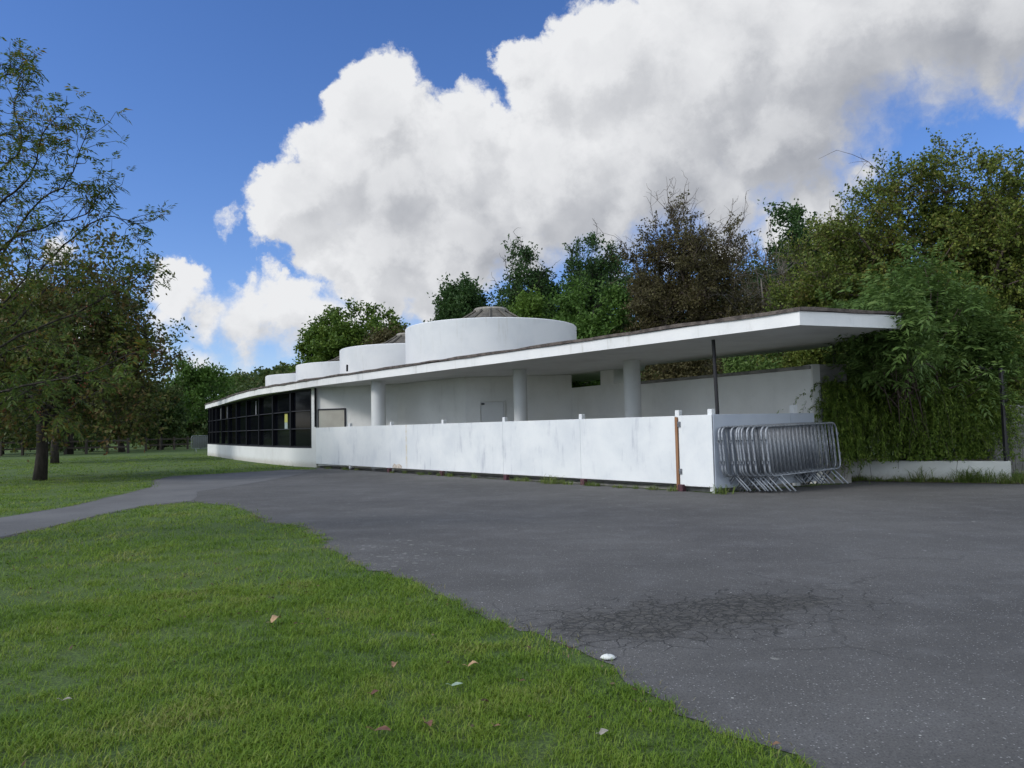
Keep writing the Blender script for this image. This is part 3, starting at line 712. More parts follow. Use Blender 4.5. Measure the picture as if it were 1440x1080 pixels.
# ------------------------------------------------------------------ planter and gate at the right
pt = thing('planter_wall', (PA[0], PA[1], 0), 'low white painted planter wall under the drooping shrub', 'wall')
dd = (PB-PA)/np.linalg.norm(PB-PA)
MB().seg(PA-dd*.6, PB, .22, 0, .40, off=.11, bev=.008).build('front_wall', M['planter'], pt)
MB().seg(PB+np.array([.003, .22]), PB+np.array([1.7, 2.6]), .22, 0, .398, off=.11).build('side_wall', M['conc'], pt)
MB().prism([PA-dd*.5+np.array([.15, .25]), PB+np.array([-.1, .3]), PB+np.array([1.4, 2.7]), PA+np.array([1, 4.])], .02, .34).build('planter_soil', M['litter'], pt)
gt = thing('steel_fence', (PB[0], PB[1]+.12, .0), 'dark steel framed fence panel rising from the planter corner', 'fence')
zt_ = 2.17
for q, h_ in ((np.array([.0, .14]), zt_), (np.array([.33, .60]), zt_), (np.array([1.2, 1.9]), zt_)):
    c = PB+q; MB().box((c[0], c[1], .40+(h_-.40)/2), (.05, .05, h_-.40), .3).build('post', M['steel'], gt)
MB().seg(PB+np.array([-.45, .10]), PB+np.array([1.2, 1.9]), .05, zt_+.002, zt_+.05).build('top_rail', M['steel'], gt)
MB().seg(PB+np.array([.38, .62]), PB+np.array([1.2, 1.86]), .05, .9, .95).build('bottom_rail', M['steel'], gt)
bk = thing('stone_block', (11.2, 16.6, 0), 'pale grey rendered block behind the steel fence at the right edge', 'block')
MB().box((11.6, 16.8, .75), (2.2, .5, 1.5), -.2, .03).build('block_body', M['conc'], bk)

# ------------------------------------------------------------------ foliage
def unit(v): return v/(np.linalg.norm(v, axis=-1, keepdims=True)+1e-9)
def leaf_quads(P, D, ln, wd, fold=.15):
    "rhombic leaf per point P along direction D"
    n = len(P); rv = unit(rng.normal(size=(n, 3))); S = unit(np.cross(D, rv)); Nn = np.cross(D, S)
    ln = ln*rng.uniform(.7, 1.25, (n, 1)); wd = wd*rng.uniform(.75, 1.2, (n, 1))
    a = P; c = P+D*ln-Nn*ln*fold; b = P+D*ln*.45+S*wd/2; d = P+D*ln*.45-S*wd/2
    return np.stack([a, b, c, d], 1)
def tubes_fast(mb, a, b, r0, r1, bend=.12, n=5, sides=5):
    a = np.array(a, float); b = np.array(b, float); L_ = np.linalg.norm(b-a); t = np.linspace(0, 1, n)[:, None]
    off = rng.normal(0, 1, 3)*L_*bend*.5; off2 = rng.normal(0, 1, 3)*L_*bend*.25
    P = a+(b-a)*t+np.sin(t*math.pi)*off+np.sin(t*2*math.pi)*off2
    mb.tube(P, np.linspace(r0, r1, n), sides, cap=False); return P
def crown_pts(c, rad, n, seed_ang=None, flat=.0, shell=.55):
    "clump centres spread through an uneven ellipsoid"
    c = np.array(c, float); rad = np.array(rad, float); out = []
    ph = rng.uniform(0, 6.28, 6)
    while len(out) < n:
        d = unit(rng.normal(size=3)); 
        if d[2] < -.75: continue
        az = math.atan2(d[1], d[0]); lump = 1+.16*math.sin(2*az+ph[0])+.12*math.sin(3*az+ph[1]+2*d[2])+.10*math.sin(5*az+ph[2]+4*d[2])+.08*math.sin(7*d[2]+ph[3])
        rr = (shell+(1-shell)*rng.random())**.8 if rng.random() < .82 else rng.random()*.6
        d = d/(np.sum(np.abs(d)**2.9)**(1/2.9))
        p = d*rad*rr*lump*.97
        out.append(c+p)
    return np.array(out)
def tree(name, label, cat, base, crown_c, crown_r, lm, bm='bark', nclump=60, cr_=.9, twigs=16, lpt=14, leaf=.16, lw=.10, trunk_r=.18, group=None,
         lean=0., up=.35, twig_geo=False, bare_top=0., shell=.55, droop=0., fork=None, tw_r=.008, extra=None, top_twigs=0):
    base = np.array(base, float); cc = np.array(crown_c, float); cr3 = np.array(crown_r, float)
    t = thing(name, base, label, cat, group)
    tr = MB()
    C = crown_pts(cc, cr3-cr_*.55, nclump, shell=shell)
    if extra is not None: C = np.vstack([C, np.array(extra)])
    H = cc[2]+cr3[2]*.55
    zf = fork if fork is not None else max(base[2]+.8, cc[2]-cr3[2]*.75)
    tp = []
    topp = np.array([cc[0], cc[1], H])
    for s_ in np.linspace(0, 1, 8):
        z = base[2]+(H-base[2])*s_; x = base[0]+(cc[0]-base[0])*s_**1.3; y = base[1]+(cc[1]-base[1])*s_**1.3
        tp.append((x+rng.normal(0, trunk_r*.3)*(s_ > 0), y+rng.normal(0, trunk_r*.3)*(s_ > 0), z))
    rads = trunk_r*np.array([1.25, 1.0, .92, .8, .62, .45, .3, .16]); tr.tube(tp, rads, 10)
    tp = np.array(tp)
    # limbs
    nl = max(4, int(nclump/9)); idx = rng.choice(len(C), min(nl, len(C)), replace=False); limbs = []
    for i in idx:
        e = C[i]; zz = rng.uniform(.0, .75); st_ = None
        s_ = np.clip((zf-base[2])/(H-base[2])+zz*(1-(zf-base[2])/(H-base[2])), 0, .95)*7
        j = int(s_); st_ = tp[j]+(tp[min(j+1, 7)]-tp[j])*(s_-j)
        r0 = np.interp(s_, range(8), rads)*.6
        P = tubes_fast(tr, st_, e, r0, r0*.25, .22, 7, 6); limbs.append((P, r0))
    allp = np.vstack([P for P, _ in limbs]+[tp[3:]]); allr = np.concatenate([np.linspace(r, r*.25, len(P)) for P, r in limbs]+[rads[3:]*.5])
    for i, e in enumerate(C):
        if i in idx: continue
        dist = np.linalg.norm(allp-e, axis=1)+np.maximum(0, allp[:, 2]-e[2])*.8; j = int(np.argmin(dist))
        r0 = min(allr[j]*.6, .05*trunk_r/.18+.012); tubes_fast(tr, allp[j], e, r0, r0*.35, .2, 5, 5)
    # twigs and leaves
    K = len(C); n = K*twigs
    T0 = np.repeat(C, twigs, 0)+rng.normal(0, cr_*.16, (n, 3))
    outw = unit(T0-cc+np.array([0, 0, cr3[2]*.3]))
    D = unit(rng.normal(size=(n, 3))+outw*.7+np.array([0, 0, up])*1.0); D = unit(D+np.array([0, 0, -droop]))
    Lt = cr_*rng.uniform(.45, 1.15, (n, 1))*np.repeat(rng.uniform(.6, 1.25, (K, 1)), twigs, 0)
    T1 = T0+D*Lt
    if twig_geo:
        for i in range(n):
            mid = (T0[i]+T1[i])/2+rng.normal(0, .05, 3)*Lt[i]; tr.tube([T0[i], mid, T1[i]], [tw_r, tw_r*.8, tw_r*.4], 3, cap=False)
    if top_twigs:
        topc = C[C[:, 2] > np.quantile(C[:, 2], .6)]
        for i in range(top_twigs):
            a = topc[rng.integers(len(topc))]; d_ = unit(unit(a-cc)+rng.normal(0, .5, 3)+np.array([0, 0, .5])); l_ = cr_*rng.uniform(1.2, 2.1)
            P = tubes_fast(tr, a, a+d_*l_, tw_r*2, tw_r*.6, .25, 6, 4)
            for q in range(6):
                s_ = rng.integers(1, 6); e = P[s_]+unit(d_+rng.normal(0, .7, 3))*l_*rng.uniform(.15, .4)
                tubes_fast(tr, P[s_], e, tw_r, tw_r*.4, .2, 4, 3)
    trunk = tr.build('trunk', M[bm], t, smooth=True, fixn=False)
    keep = np.ones(n, bool)
    if bare_top: 
        hz = (T0[:, 2]-(cc[2]+cr3[2]*(1-2*bare_top)))/(cr3[2]*2*bare_top); keep = rng.random(n) > np.clip(hz, 0, .93)
    T0, T1, D = T0[keep], T1[keep], D[keep]; n = len(T0)
    s_ = rng.uniform(.15, 1.05, (n, lpt, 1)); P = T0[:, None]+(T1-T0)[:, None]*s_+rng.normal(0, leaf*.55, (n, lpt, 3))
    LD = unit(D[:, None]*.6+rng.normal(size=(n, lpt, 3))+np.array([0, 0, -.25-droop]))
    Q = leaf_quads(P.reshape(-1, 3), LD.reshape(-1, 3), leaf, lw)
    quad_mesh('crown', Q, L[lm], t)
    return t

def T(name, label, cat, x0, x1, ytop, ybot, Y, lm, ry=None, z0=0., **kw):
    "tree whose crown spans photo columns x0..x1 and rows ytop..ybot when standing Y metres away"
    xc = (x0+x1)/2; a = pd(x0, ytop, Y); b = pd(x1, ytop, Y); top = pd(xc, ytop, Y)[2]; bot = pd(xc, ybot, Y)[2]
    cx = (a[0]+b[0])/2; rx = (b[0]-a[0])/2; rz = (top-bot)/2
    return tree(name, label, cat, (kw.pop('bx', cx), Y, z0), (cx, Y, (top+bot)/2), (rx, ry or rx, rz), lm, **kw)

# ---- trees behind the pavilion
T('oak_tree', 'rounded bright green oak behind the smallest roof drums', 'tree', 412, 578, 436, 580, 60, 'oak', nclump=150, cr_=1.0, extra=[pd(x, y, 60) for x, y in [(440, 478), (455, 462), (475, 450), (497, 440), (520, 440), (540, 448), (555, 462), (430, 492), (565, 480), (510, 460), (480, 475)]], leaf=.24, lw=.17, twigs=17, lpt=16, trunk_r=.35, shell=.4)
T('dark_tree', 'dull brown green tree low in front of the right side of the oak', 'tree', 508, 592, 462, 560, 50, 'brown', nclump=34, cr_=.9, leaf=.2, lw=.13)
T('dark_tree', 'small dark evergreen oak rising left of the cone roof of the big drum', 'tree', 604, 694, 391, 520, 44, 'dark', nclump=80, cr_=.8, leaf=.18, lw=.12, twigs=18, lpt=18, trunk_r=.2, shell=.35)
T('ash_tree', 'open dark leaved tree standing right of the big drum, shorter of two', 'tree', 690, 800, 355, 520, 40, 'dark', nclump=80, cr_=.75, leaf=.16, lw=.10, twigs=13, lpt=15, shell=.4, trunk_r=.2, twig_geo=True, tw_r=.012, top_twigs=12)
T('ash_tree', 'taller open dark tree with gaps of sky in its top behind the green shrubs', 'tree', 772, 900, 338, 520, 41, 'dark', nclump=92, cr_=.75, leaf=.16, lw=.10, twigs=13, lpt=15, shell=.4, trunk_r=.2, twig_geo=True, tw_r=.012, top_twigs=12)
T('green_shrub', 'yellowish green shrub showing just over the right rim of the big drum', 'shrub', 700, 790, 408, 560, 33, 'bright', nclump=50, cr_=.75, leaf=.15, lw=.09, twigs=18, lpt=15, shell=.4)
T('green_shrub', 'mid green leafy shrub between the yellowish shrub and the brown thorn tree', 'shrub', 765, 900, 398, 560, 31, 'mid', nclump=64, cr_=.75, leaf=.15, lw=.09, twigs=18, lpt=15, shell=.4)
T('thorn_tree', 'large brown thorn tree with bare twiggy top above the canopy roof', 'tree', 850, 1075, 292, 560, 29, 'brown', nclump=150, cr_=.85, leaf=.10, lw=.06, twigs=16, lpt=28, trunk_r=.22, bm='barkb', twig_geo=True, tw_r=.008, bare_top=.34, top_twigs=60, shell=.4)
T('thorn_tree', 'small grey brown bare twigged thorn bush between the brown tree and dark tree', 'tree', 1010, 1130, 345, 560, 27, 'brown', nclump=50, cr_=.7, leaf=.09, lw=.06, twigs=14, lpt=15, trunk_r=.12, bm='barkg', twig_geo=True, tw_r=.007, bare_top=.5, top_twigs=40)
T('dark_tree', 'dark green tree between the brown thorn and the tall hawthorn', 'tree', 1050, 1215, 296, 560, 31, 'dark', nclump=120, cr_=.85, leaf=.15, lw=.09, twigs=17, lpt=20, trunk_r=.22, shell=.45)
T('hawthorn_tree', 'tall olive green hawthorn filling the right side above the elder', 'tree', 1170, 1600, 232, 640, 19.5, 'haw', ry=2.6, nclump=300, cr_=.86, extra=[pd(x, y, 19.3+rng.normal(0, .5)) for x, y in [(1225, 285), (1265, 262), (1300, 245), (1345, 235), (1395, 238), (1435, 265), (1200, 320), (1180, 345), (1240, 300), (1210, 370), (1280, 285), (1160, 390), (1330, 270), (1380, 270), (1250, 340)]], leaf=.08, lw=.058, twigs=20, lpt=34, trunk_r=.2, bm='barkb', twig_geo=True, tw_r=.006, top_twigs=14, shell=.35, droop=.1)
T('hawthorn_tree', 'lower yellowish hawthorn left of the tall one, over the canopy corner', 'tree', 1075, 1290, 305, 640, 21, 'haw', ry=1.8, nclump=170, cr_=.7, leaf=.075, lw=.055, twigs=20, lpt=28, trunk_r=.14, bm='barkb', twig_geo=True, tw_r=.006, top_twigs=14, shell=.35)
T('understorey_shrub', 'brown green shrub seen through the gap under the canopy left of the pole', 'shrub', 880, 1020, 455, 620, 24, 'brown', nclump=50, cr_=.6, leaf=.1, lw=.06, twigs=16, lpt=18, shell=.3)
T('understorey_shrub', 'bright green broad leaved shrub seen over the back wall right of the pole', 'shrub', 1005, 1120, 480, 620, 19.2, 'elder', nclump=34, cr_=.42, leaf=.12, lw=.05, twigs=14, lpt=14, shell=.3, trunk_r=.06)
T('understorey_shrub', 'olive hedge shrub seen under the canopy above the end of the back wall', 'shrub', 1060, 1215, 445, 620, 20.5, 'haw', nclump=52, cr_=.55, leaf=.08, lw=.05, twigs=18, lpt=18, shell=.3, trunk_r=.08)
T('understorey_shrub', 'dark shrub seen through the clerestory slot beside the third column', 'shrub', 770, 900, 470, 640, 27, 'mid', nclump=44, cr_=.7, leaf=.11, lw=.07, twigs=16, lpt=16, shell=.3)
T('dark_tree', 'dark broad tree filling the gap behind the two open ash trees', 'tree', 690, 905, 392, 560, 50, 'dark', nclump=90, cr_=1.1, leaf=.2, lw=.14, twigs=16, lpt=16, shell=.35)
T('dark_tree', 'dull olive tree behind the left side of the large brown thorn tree', 'tree', 860, 1000, 372, 560, 42, 'shade', nclump=80, cr_=.95, leaf=.17, lw=.11, twigs=16, lpt=16, shell=.35)
T('dark_tree', 'dull olive tree behind the right side of the large brown thorn tree', 'tree', 985, 1140, 350, 560, 40, 'shade', nclump=90, cr_=.95, leaf=.17, lw=.11, twigs=16, lpt=16, shell=.35)
T('boundary_hedge', 'long solid dark hedge closing the far side of the lawn at the left', 'hedge', -140, 345, 566, 630, 84, 'shade', ry=2.5, nclump=230, cr_=1.3, leaf=.34, lw=.24, twigs=14, lpt=13, shell=.2, fork=.2)
# ---- elder with long leaves, and the drooping shrub
def leafy_compound(t, C, lm, n_per, size, nl=7, cc=None, up=.3, spread=.3, lw=.28, name='crown'):
    K = len(C)*n_per; B = np.repeat(C, n_per, 0)+rng.normal(0, spread, (len(C)*n_per, 3))
    D = unit(unit(B-cc)*.8+rng.normal(size=(K, 3))*.8+np.array([0, 0, up])); L_ = size*rng.uniform(.7, 1.3, (K, 1))
    side = unit(np.cross(D, np.array([0, 0, 1.])+rng.normal(0, .2, (K, 3)))); Q = []
    for j in range(nl):
        s_ = (j//2+1)/((nl+1)/2); base = B+D*L_*s_+np.array([0, 0, -1])*L_*.25*s_*s_
        sd_ = side*(1 if j % 2 else -1) if j < nl-1 else np.zeros_like(side)
        LD = unit(D*.55+sd_+rng.normal(0, .12, (K, 3))+np.array([0, 0, -.25])); ls = L_*.55
        Nn = unit(np.cross(LD, side+D*.3+rng.normal(0, .15, (K, 3)))); S = np.cross(LD, Nn)
        wd = ls*lw; Q.append(np.stack([base, base+LD*ls*.45+S*wd/2, base+LD*ls+np.array([0, 0, -1])*ls*.15, base+LD*ls*.45-S*wd/2], 1))
    return np.concatenate(Q)
cE = pd(1285, 480, 16.2)
t = thing('elder_shrub', (cE[0], 16.4, .34), 'leafy green elder with long pale leaves at the canopy end', 'shrub')
C = np.vstack([crown_pts((cE[0]-.1, 15.7, 2.75), (1.55, 1.1, 1.25), 105, shell=.4), crown_pts((cE[0]+.95, 15.9, 2.6), (1.0, .9, 1.1), 30, shell=.4), [(6.72+rng.normal(0, .13), 12.8+rng.uniform(0, 1.5), 2.85+rng.normal(0, .25)) for _ in range(24)], [(6.5+rng.uniform(0, .9), 13.6+rng.uniform(0, 1.2), rng.uniform(2.1, 2.7)) for _ in range(12)], [pd(x, y, 15.0) for x, y in [(1215, 470), (1222, 495), (1205, 505), (1280, 385), (1300, 375), (1320, 392), (1265, 400)]]])
tb = MB()
for i in range(len(C)):
    b = np.array([cE[0]+rng.normal(0, .25), 16.4+rng.normal(0, .15), .3]); tubes_fast(tb, b if i % 3 == 0 else C[rng.integers(len(C))]*.6+b*.4, C[i], .02, .006, .1, 5, 5)
tb.build('stems', M['barkb'], t, smooth=True, fixn=False)
Q = leafy_compound(t, C, 'elder', 34, .23, 7, np.array([cE[0], 16.6, 1.6]), spread=.24)
quad_mesh('crown', Q, L['elder'], t)
#  bare shoot
cD = pd(1290, 590, 16.3)
t = thing('drooping_shrub', (cD[0], 16.7, .34), 'dense shrub of arching drooping green shoots spilling over the white planter wall', 'shrub')
st_ = MB(); Q = []
x_l = pd(1166, 560, 15.0)[0]-.12; x_r = pd(1428, 600, 15.0)[0]
mc = np.array([(x_l+x_r)/2+.05, 15.72]); RX, RY = (x_r-x_l)/2-.12, .72
for i in range(2100):
    lobe = rng.random() < .20
    a = rng.uniform(-math.pi, .15) if rng.random() < .9 else rng.uniform(0, math.pi)
    rr = math.sqrt(rng.uniform(.02, .85)); ux, uy = math.cos(a), math.sin(a)
    tilt = -.30*(ux*rr)                        # the planter runs towards the camera to the right
    x0 = mc[0]+RX*ux*rr; y0 = mc[1]+RY*uy*rr+tilt
    zt_ = .55+1.62*(1-rr**2.2)**.55+.10*math.sin(4*x0)+.07*math.sin(9*x0+2*y0)
    z0_ = zt_*rng.uniform(.80, 1.06)+.12
    if rng.random() < .25: z0_ = rng.uniform(.7, zt_)
    if lobe: x0 = 6.50+rng.normal(0, .20); y0 = 15.02+rng.normal(0, .07); z0_ = rng.uniform(.65, 1.95); a = rng.uniform(-2.9, -1.2)
    ln = rng.uniform(.35, 1.05) if rng.random() < .7 else rng.uniform(.9, 1.6); n_ = 14; tt = np.linspace(0, 1, n_)
    if lobe: ln = min(ln, .7)
    da = a+rng.normal(0, .65); dx, dy = math.cos(da), math.sin(da)
    out_ = ln*rng.uniform(.35, .95)*(.45 if lobe else 1); fall = ln*rng.uniform(.25, .9)
    if i % 16 == 0: fall *= .35; out_ *= 1.25; z0_ += .08
    P = np.stack([x0+dx*out_*(1-(1-tt)**1.5), y0+dy*out_*.62*(1-(1-tt)**1.5), z0_+.20*ln*np.sin(tt*math.pi*.9)-fall*tt**2.1], 1)+np.cumsum(rng.normal(0, .007, (n_, 3)), 0)
    P[:, 2] = np.maximum(P[:, 2], (.40 if not lobe else .06)+.12*rng.random())
    if i % 4 == 0: st_.tube(P, np.linspace(.006, .002, n_), 3, cap=False)
    nl = 52; f = rng.uniform(0, n_-1.01, nl); j = f.astype(int); q = P[j]+(P[j+1]-P[j])*(f-j)[:, None]; dr = unit(P[j+1]-P[j])
    Q.append(leaf_quads(q+rng.normal(0, .012, (nl, 3)), unit(dr+rng.normal(0, .5, (nl, 3))), .050+.035*rng.random(), .013+.010*rng.random()))
    if i % 22 == 0 and P[-1, 2] < .9:
        e = P[-1].copy(); hang = np.array([e, e+[rng.normal(0, .03), -.02, -.3], e+[rng.normal(0, .06), -.02, -.5]]); hang[:, 2] = np.maximum(hang[:, 2], .05); st_.tube(hang, .004, 3, cap=False)
        q = hang[rng.integers(0, 3, 12)]+rng.normal(0, .04, (12, 3)); Q.append(leaf_quads(q, unit(rng.normal(size=(12, 3))), .035, .02))
# shaded inner mass
u_i = unit(rng.normal(size=(22000, 3))); u_i[:, 2] = np.abs(u_i[:, 2]); inn = u_i*np.array([RX*.88, RY*.85, 1.45])*rng.uniform(.5, 1, (22000, 1))**.5+np.array([mc[0], mc[1], .42]); inn[:, 1] -= .30*(inn[:, 0]-mc[0])/RX
Q.append(leaf_quads(inn, unit(rng.normal(size=inn.shape)), .06, .035))
st_.build('stems', M['barkb'], t, smooth=True, fixn=False)
quad_mesh('foliage', np.concatenate(Q), L['droop'], t)
T('hedge_shrub', 'dull green hedge shrub behind the steel fence at the right edge', 'shrub', 1385, 1560, 470, 660, 18.2, 'haw', nclump=44, cr_=.6, leaf=.07, lw=.045, twigs=18, lpt=22, shell=.35, trunk_r=.08)

# ---- left side
b = pz(56, 676); b[2] = 0
tree('maple_tree', 'dark spreading tree with rust tinged leaves and a stout trunk on the lawn', 'tree', b, (b[0]+.2, b[1]+.4, 3.75), (3.45, 3.0, 2.75), 'rusty', bm='bark', nclump=165, cr_=.85, twigs=15, lpt=16,
     leaf=.12, lw=.075, trunk_r=.155, twig_geo=True, tw_r=.007, top_twigs=20, droop=.15, fork=1.5, shell=.45,
     extra=[pd(x, y, 21.5+rng.normal(0, .8)) for x, y in [(205, 470), (215, 500), (190, 440), (180, 520), (200, 400), (170, 380), (150, 345), (60, 560), (20, 575), (110, 560), (150, 545), (170, 570), (-10, 540), (90, 580), (190, 560), (130, 585), (30, 600), (0, 590), (60, 595), (165, 592), (205, 545), (210, 580), (95, 600), (-30, 600)]])
b = pz(77, 652); b[2] = 0
tree('lawn_tree', 'tree with a slim trunk just behind the stout trunk on the lawn', 'tree', b, (b[0], b[1]+.5, 4.6), (4.6, 3.4, 3.2), 'shade', nclump=80, cr_=1.0, leaf=.17, lw=.11, twigs=14, lpt=12, trunk_r=.16, fork=1.8)
lt = [(-80, 70, 470, 640, 52, 'shade', 'shadowy tree at the far left edge of the lawn behind the trunks'),
      (50, 150, 480, 643, 56, 'shade', 'low branched dark tree beyond the slim lawn trunk'),
      (130, 215, 515, 640, 60, 'rusty', 'rust tinged dark tree right of the low branched tree'),
      (190, 262, 535, 632, 66, 'shade', 'dark bushy tree left of the leaning tree near the glazed end')]
for x0, x1, y0, y1, Y, lm, lab in lt:
    T('boundary_tree', lab, 'tree', x0, x1, y0, y1, Y, lm, nclump=60, cr_=1.1, leaf=.26, lw=.16, twigs=15, lpt=11, trunk_r=.22, shell=.4, group='trees along the far side of the lawn', fork=1.2)
T('boundary_tree', 'rounded green tree with a leaning trunk beside the mesh filled barrier', 'tree', 238, 326, 507, 618, 74, 'mid', nclump=62, cr_=1.1, leaf=.28, lw=.18, twigs=15, lpt=11, trunk_r=.25, bx=pz(252, 629)[0], group='trees along the far side of the lawn', fork=1.6)
for x0, x1, y0, y1, Y, lab in [(80, 180, 575, 640, 64, 'low dark bush at the lawn edge left of the gap'), (160, 262, 585, 636, 72, 'low dark bush at the lawn edge left of the leaning trunk'), (-60, 70, 575, 645, 60, 'low dark bush at the far left of the lawn edge'), (255, 330, 580, 632, 95, 'dark bush behind the far end of the glazed wall'), (20, 110, 590, 641, 70, 'low dark bush beyond the stout lawn trunk'), (205, 262, 596, 634, 80, 'small dark bush just left of the leaning trunk')]:
    T('boundary_bush', lab, 'bush', x0, x1, y0, y1, Y, 'shade', nclump=36, cr_=1.0, leaf=.26, lw=.16, twigs=14, lpt=12, trunk_r=.1, shell=.2, group='bushes along the far side of the lawn', fork=.3)
# foreground rowan, trunk outside the frame
t = thing('rowan_tree', (-8.3, 8.6, 0), 'near rowan whose leafy twigs reach in from the left edge of the frame', 'tree')
tb = MB(); tb.tube([(-8.3, 8.6, 0), (-8.25, 8.6, 1.2), (-8.2, 8.5, 2.4), (-8.1, 8.5, 3.6), (-8.0, 8.6, 5.0)], [.14, .11, .10, .07, .04], 10)
paths = [[(-60, 430), (0, 361), (52, 285), (95, 255), (123, 182)], [(-60, 350), (0, 285), (40, 250), (60, 190), (78, 165)], [(-60, 470), (20, 420), (90, 345), (150, 305), (200, 318)],
         [(-60, 300), (0, 240), (30, 205), (20, 150), (30, 125)], [(-60, 520), (30, 470), (110, 440), (170, 405), (205, 385)], [(-60, 570), (50, 540), (120, 525), (190, 495)],
         [(-60, 150), (0, 108), (20, 104), (38, 88)], [(-60, 230), (0, 190), (30, 200)], [(-60, 500), (20, 455), (70, 400), (110, 380)], [(-60, 590), (20, 560), (80, 530), (150, 540)],
         [(-60, 420), (10, 340), (60, 320), (120, 300), (145, 262)], [(-60, 540), (0, 500), (60, 480), (90, 500)], [(-60, 480), (0, 430), (40, 380), (30, 330)], [(-60, 600), (0, 545), (50, 560), (85, 580)]]
twp = []; 
for pi, pth in enumerate(paths):
    Y0 = 8.6+rng.normal(0, .6); Y1 = Y0+rng.normal(-.1, .5)
    P = [pd(x, y, Y0+(Y1-Y0)*i/(len(pth)-1)) for i, (x, y) in enumerate(pth)]
    stp = np.array([-8.15, 8.55, max(.9, P[0][2]-.7)]); P = [stp]+P
    P = np.array([np.r_[p] for p in catmull(P, 5)]) + rng.normal(0, .006, (5*(len(P)-1)+1, 3))
    tb.tube(P, np.linspace(.019, .0035, len(P)), 6, cap=False)
    for j in range(5, len(P)):
        for q in range(1 if rng.random() < .4 else 2):
            d_ = unit(unit(P[j]-P[j-1])*.8+rng.normal(0, .6, 3)+np.array([0, 0, .25])); l_ = rng.uniform(.12, .50)
            e = P[j]+d_*l_; pp_ = tubes_fast(tb, P[j], e, .004, .002, .15, 4, 4); twp.append((P[j], e, d_))
    twp.append((P[-2], P[-1], unit(P[-1]-P[-2])))
tb.build('trunk', M['bark'], t, smooth=True, fixn=False)
Cs = np.array([a+(e-a)*s_ for a, e, d_ in twp for s_ in (.55, 1.0)]); 
ctr = np.array([-9.5, 8.6, 2.0])
Q = leafy_compound(t, Cs, 'rowan', 2, .115, 9, ctr, up=.1, spread=.03, lw=.26)
quad_mesh('leaves', Q, L['rowan'], t)
bi = rng.choice(len(Cs), 130); bp = Cs[bi][:, None]+rng.normal(0, .03, (130, 8, 3))+np.array([0, 0, -.04])
quad_mesh('berries', leaf_quads(bp.reshape(-1, 3), unit(rng.normal(size=(1040, 3))), .016, .014, .3), L['berry'], t)

# ---- far hill and its wood
hx = np.linspace(-260, 330, 60); hy = np.linspace(95, 420, 30)
def hill_z(x, y):
    s_ = np.clip((y-95)/90, 0, 1); s_ = s_*s_*(3-2*s_)
    u_ = x/np.maximum(y, 1)
    prof = 5.0+10.5*np.clip((u_+.55)/.35, 0, 1)+3*np.clip((u_+.1)/.4, 0, 1)
    return s_*prof+(np.sin(x*.05)+np.sin(y*.04+x*.02))*.5*s_
V = [(x, y, hill_z(x, y)+.05 if 95 < y else -.3) for y in hy for x in hx]
hm = MB().add(V, [(i*60+j, i*60+j+1, (i+1)*60+j+1, (i+1)*60+j) for i in range(29) for j in range(59)])
tag(hm.build('hill', M['lawn'], smooth=True), kind='structure')
Cw = []; 
for i in range(900):
    y = rng.uniform(98, 215); u_ = rng.uniform(-.85, .75); x = u_*y
    Cw.append((x, y, hill_z(x, y)+rng.uniform(1.5, 3.6)))
Cw = np.array(Cw); K = len(Cw); n_ = 190
rad = rng.uniform(1.8, 3.4, (K, 1, 1)); dd_ = unit(rng.normal(size=(K, n_, 3))); dd_[..., 2] = np.abs(dd_[..., 2])*1.0-.25*(rng.random((K, n_)) < .4)
P = Cw[:, None]+dd_*rad*np.array([1, 1, .95])*rng.uniform(.75, 1.08, (K, n_, 1))*(1+.18*np.sin(dd_[..., :1]*7+rng.uniform(0, 6, (K, 1, 1)))*np.cos(dd_[..., 2:]*6))
Q = leaf_quads(P.reshape(-1, 3), unit(rng.normal(size=(K*n_, 3))+np.array([0, 0, .2])), .78, .62)
tag(quad_mesh('hillside_wood', Q, L['far']), 'distant green wood covering the hillside behind the pavilion', 'wood', kind='stuff')

# ------------------------------------------------------------------ grass blades
def in_poly(P, poly):
    poly = np.array(poly); x, y = P[:, 0], P[:, 1]; ins = np.zeros(len(P), bool); j = len(poly)-1
    for i in range(len(poly)):
        xi, yi = poly[i]; xj, yj = poly[j]
        c = ((yi > y) != (yj > y)) & (x < (xj-xi)*(y-yi)/(yj-yi+1e-12)+xi); ins ^= c; j = i
    return ins
bld = [p for p in outline]
def clump(nb, spread, h, wdt, seed):
    r_ = np.random.default_rng(seed); Vs = []
    for i in range(nb):
        p = np.r_[r_.normal(0, spread, 2), 0.]; a = r_.uniform(0, 6.28); lean_ = r_.uniform(.15, 1.0); hh = h*r_.uniform(.5, 1.25)
        d = np.array([math.cos(a)*lean_, math.sin(a)*lean_, 1.]); d /= np.linalg.norm(d); s_ = np.array([-math.sin(a), math.cos(a), 0])*wdt/2
        m_ = p+d*hh*.55; e = m_+unit(d+np.array([math.cos(a)*.7, math.sin(a)*.7, -.35]))*hh*.5
        Vs.append([p-s_, p+s_, m_+s_*.8, m_-s_*.8]); Vs.append([m_-s_*.8, m_+s_*.8, e+s_*.15, e-s_*.15])
    return np.array(Vs)
clump_objs = []
protos = [clump(26, .030, .028+.009*(i % 3), .0034, 100+i) for i in range(6)]
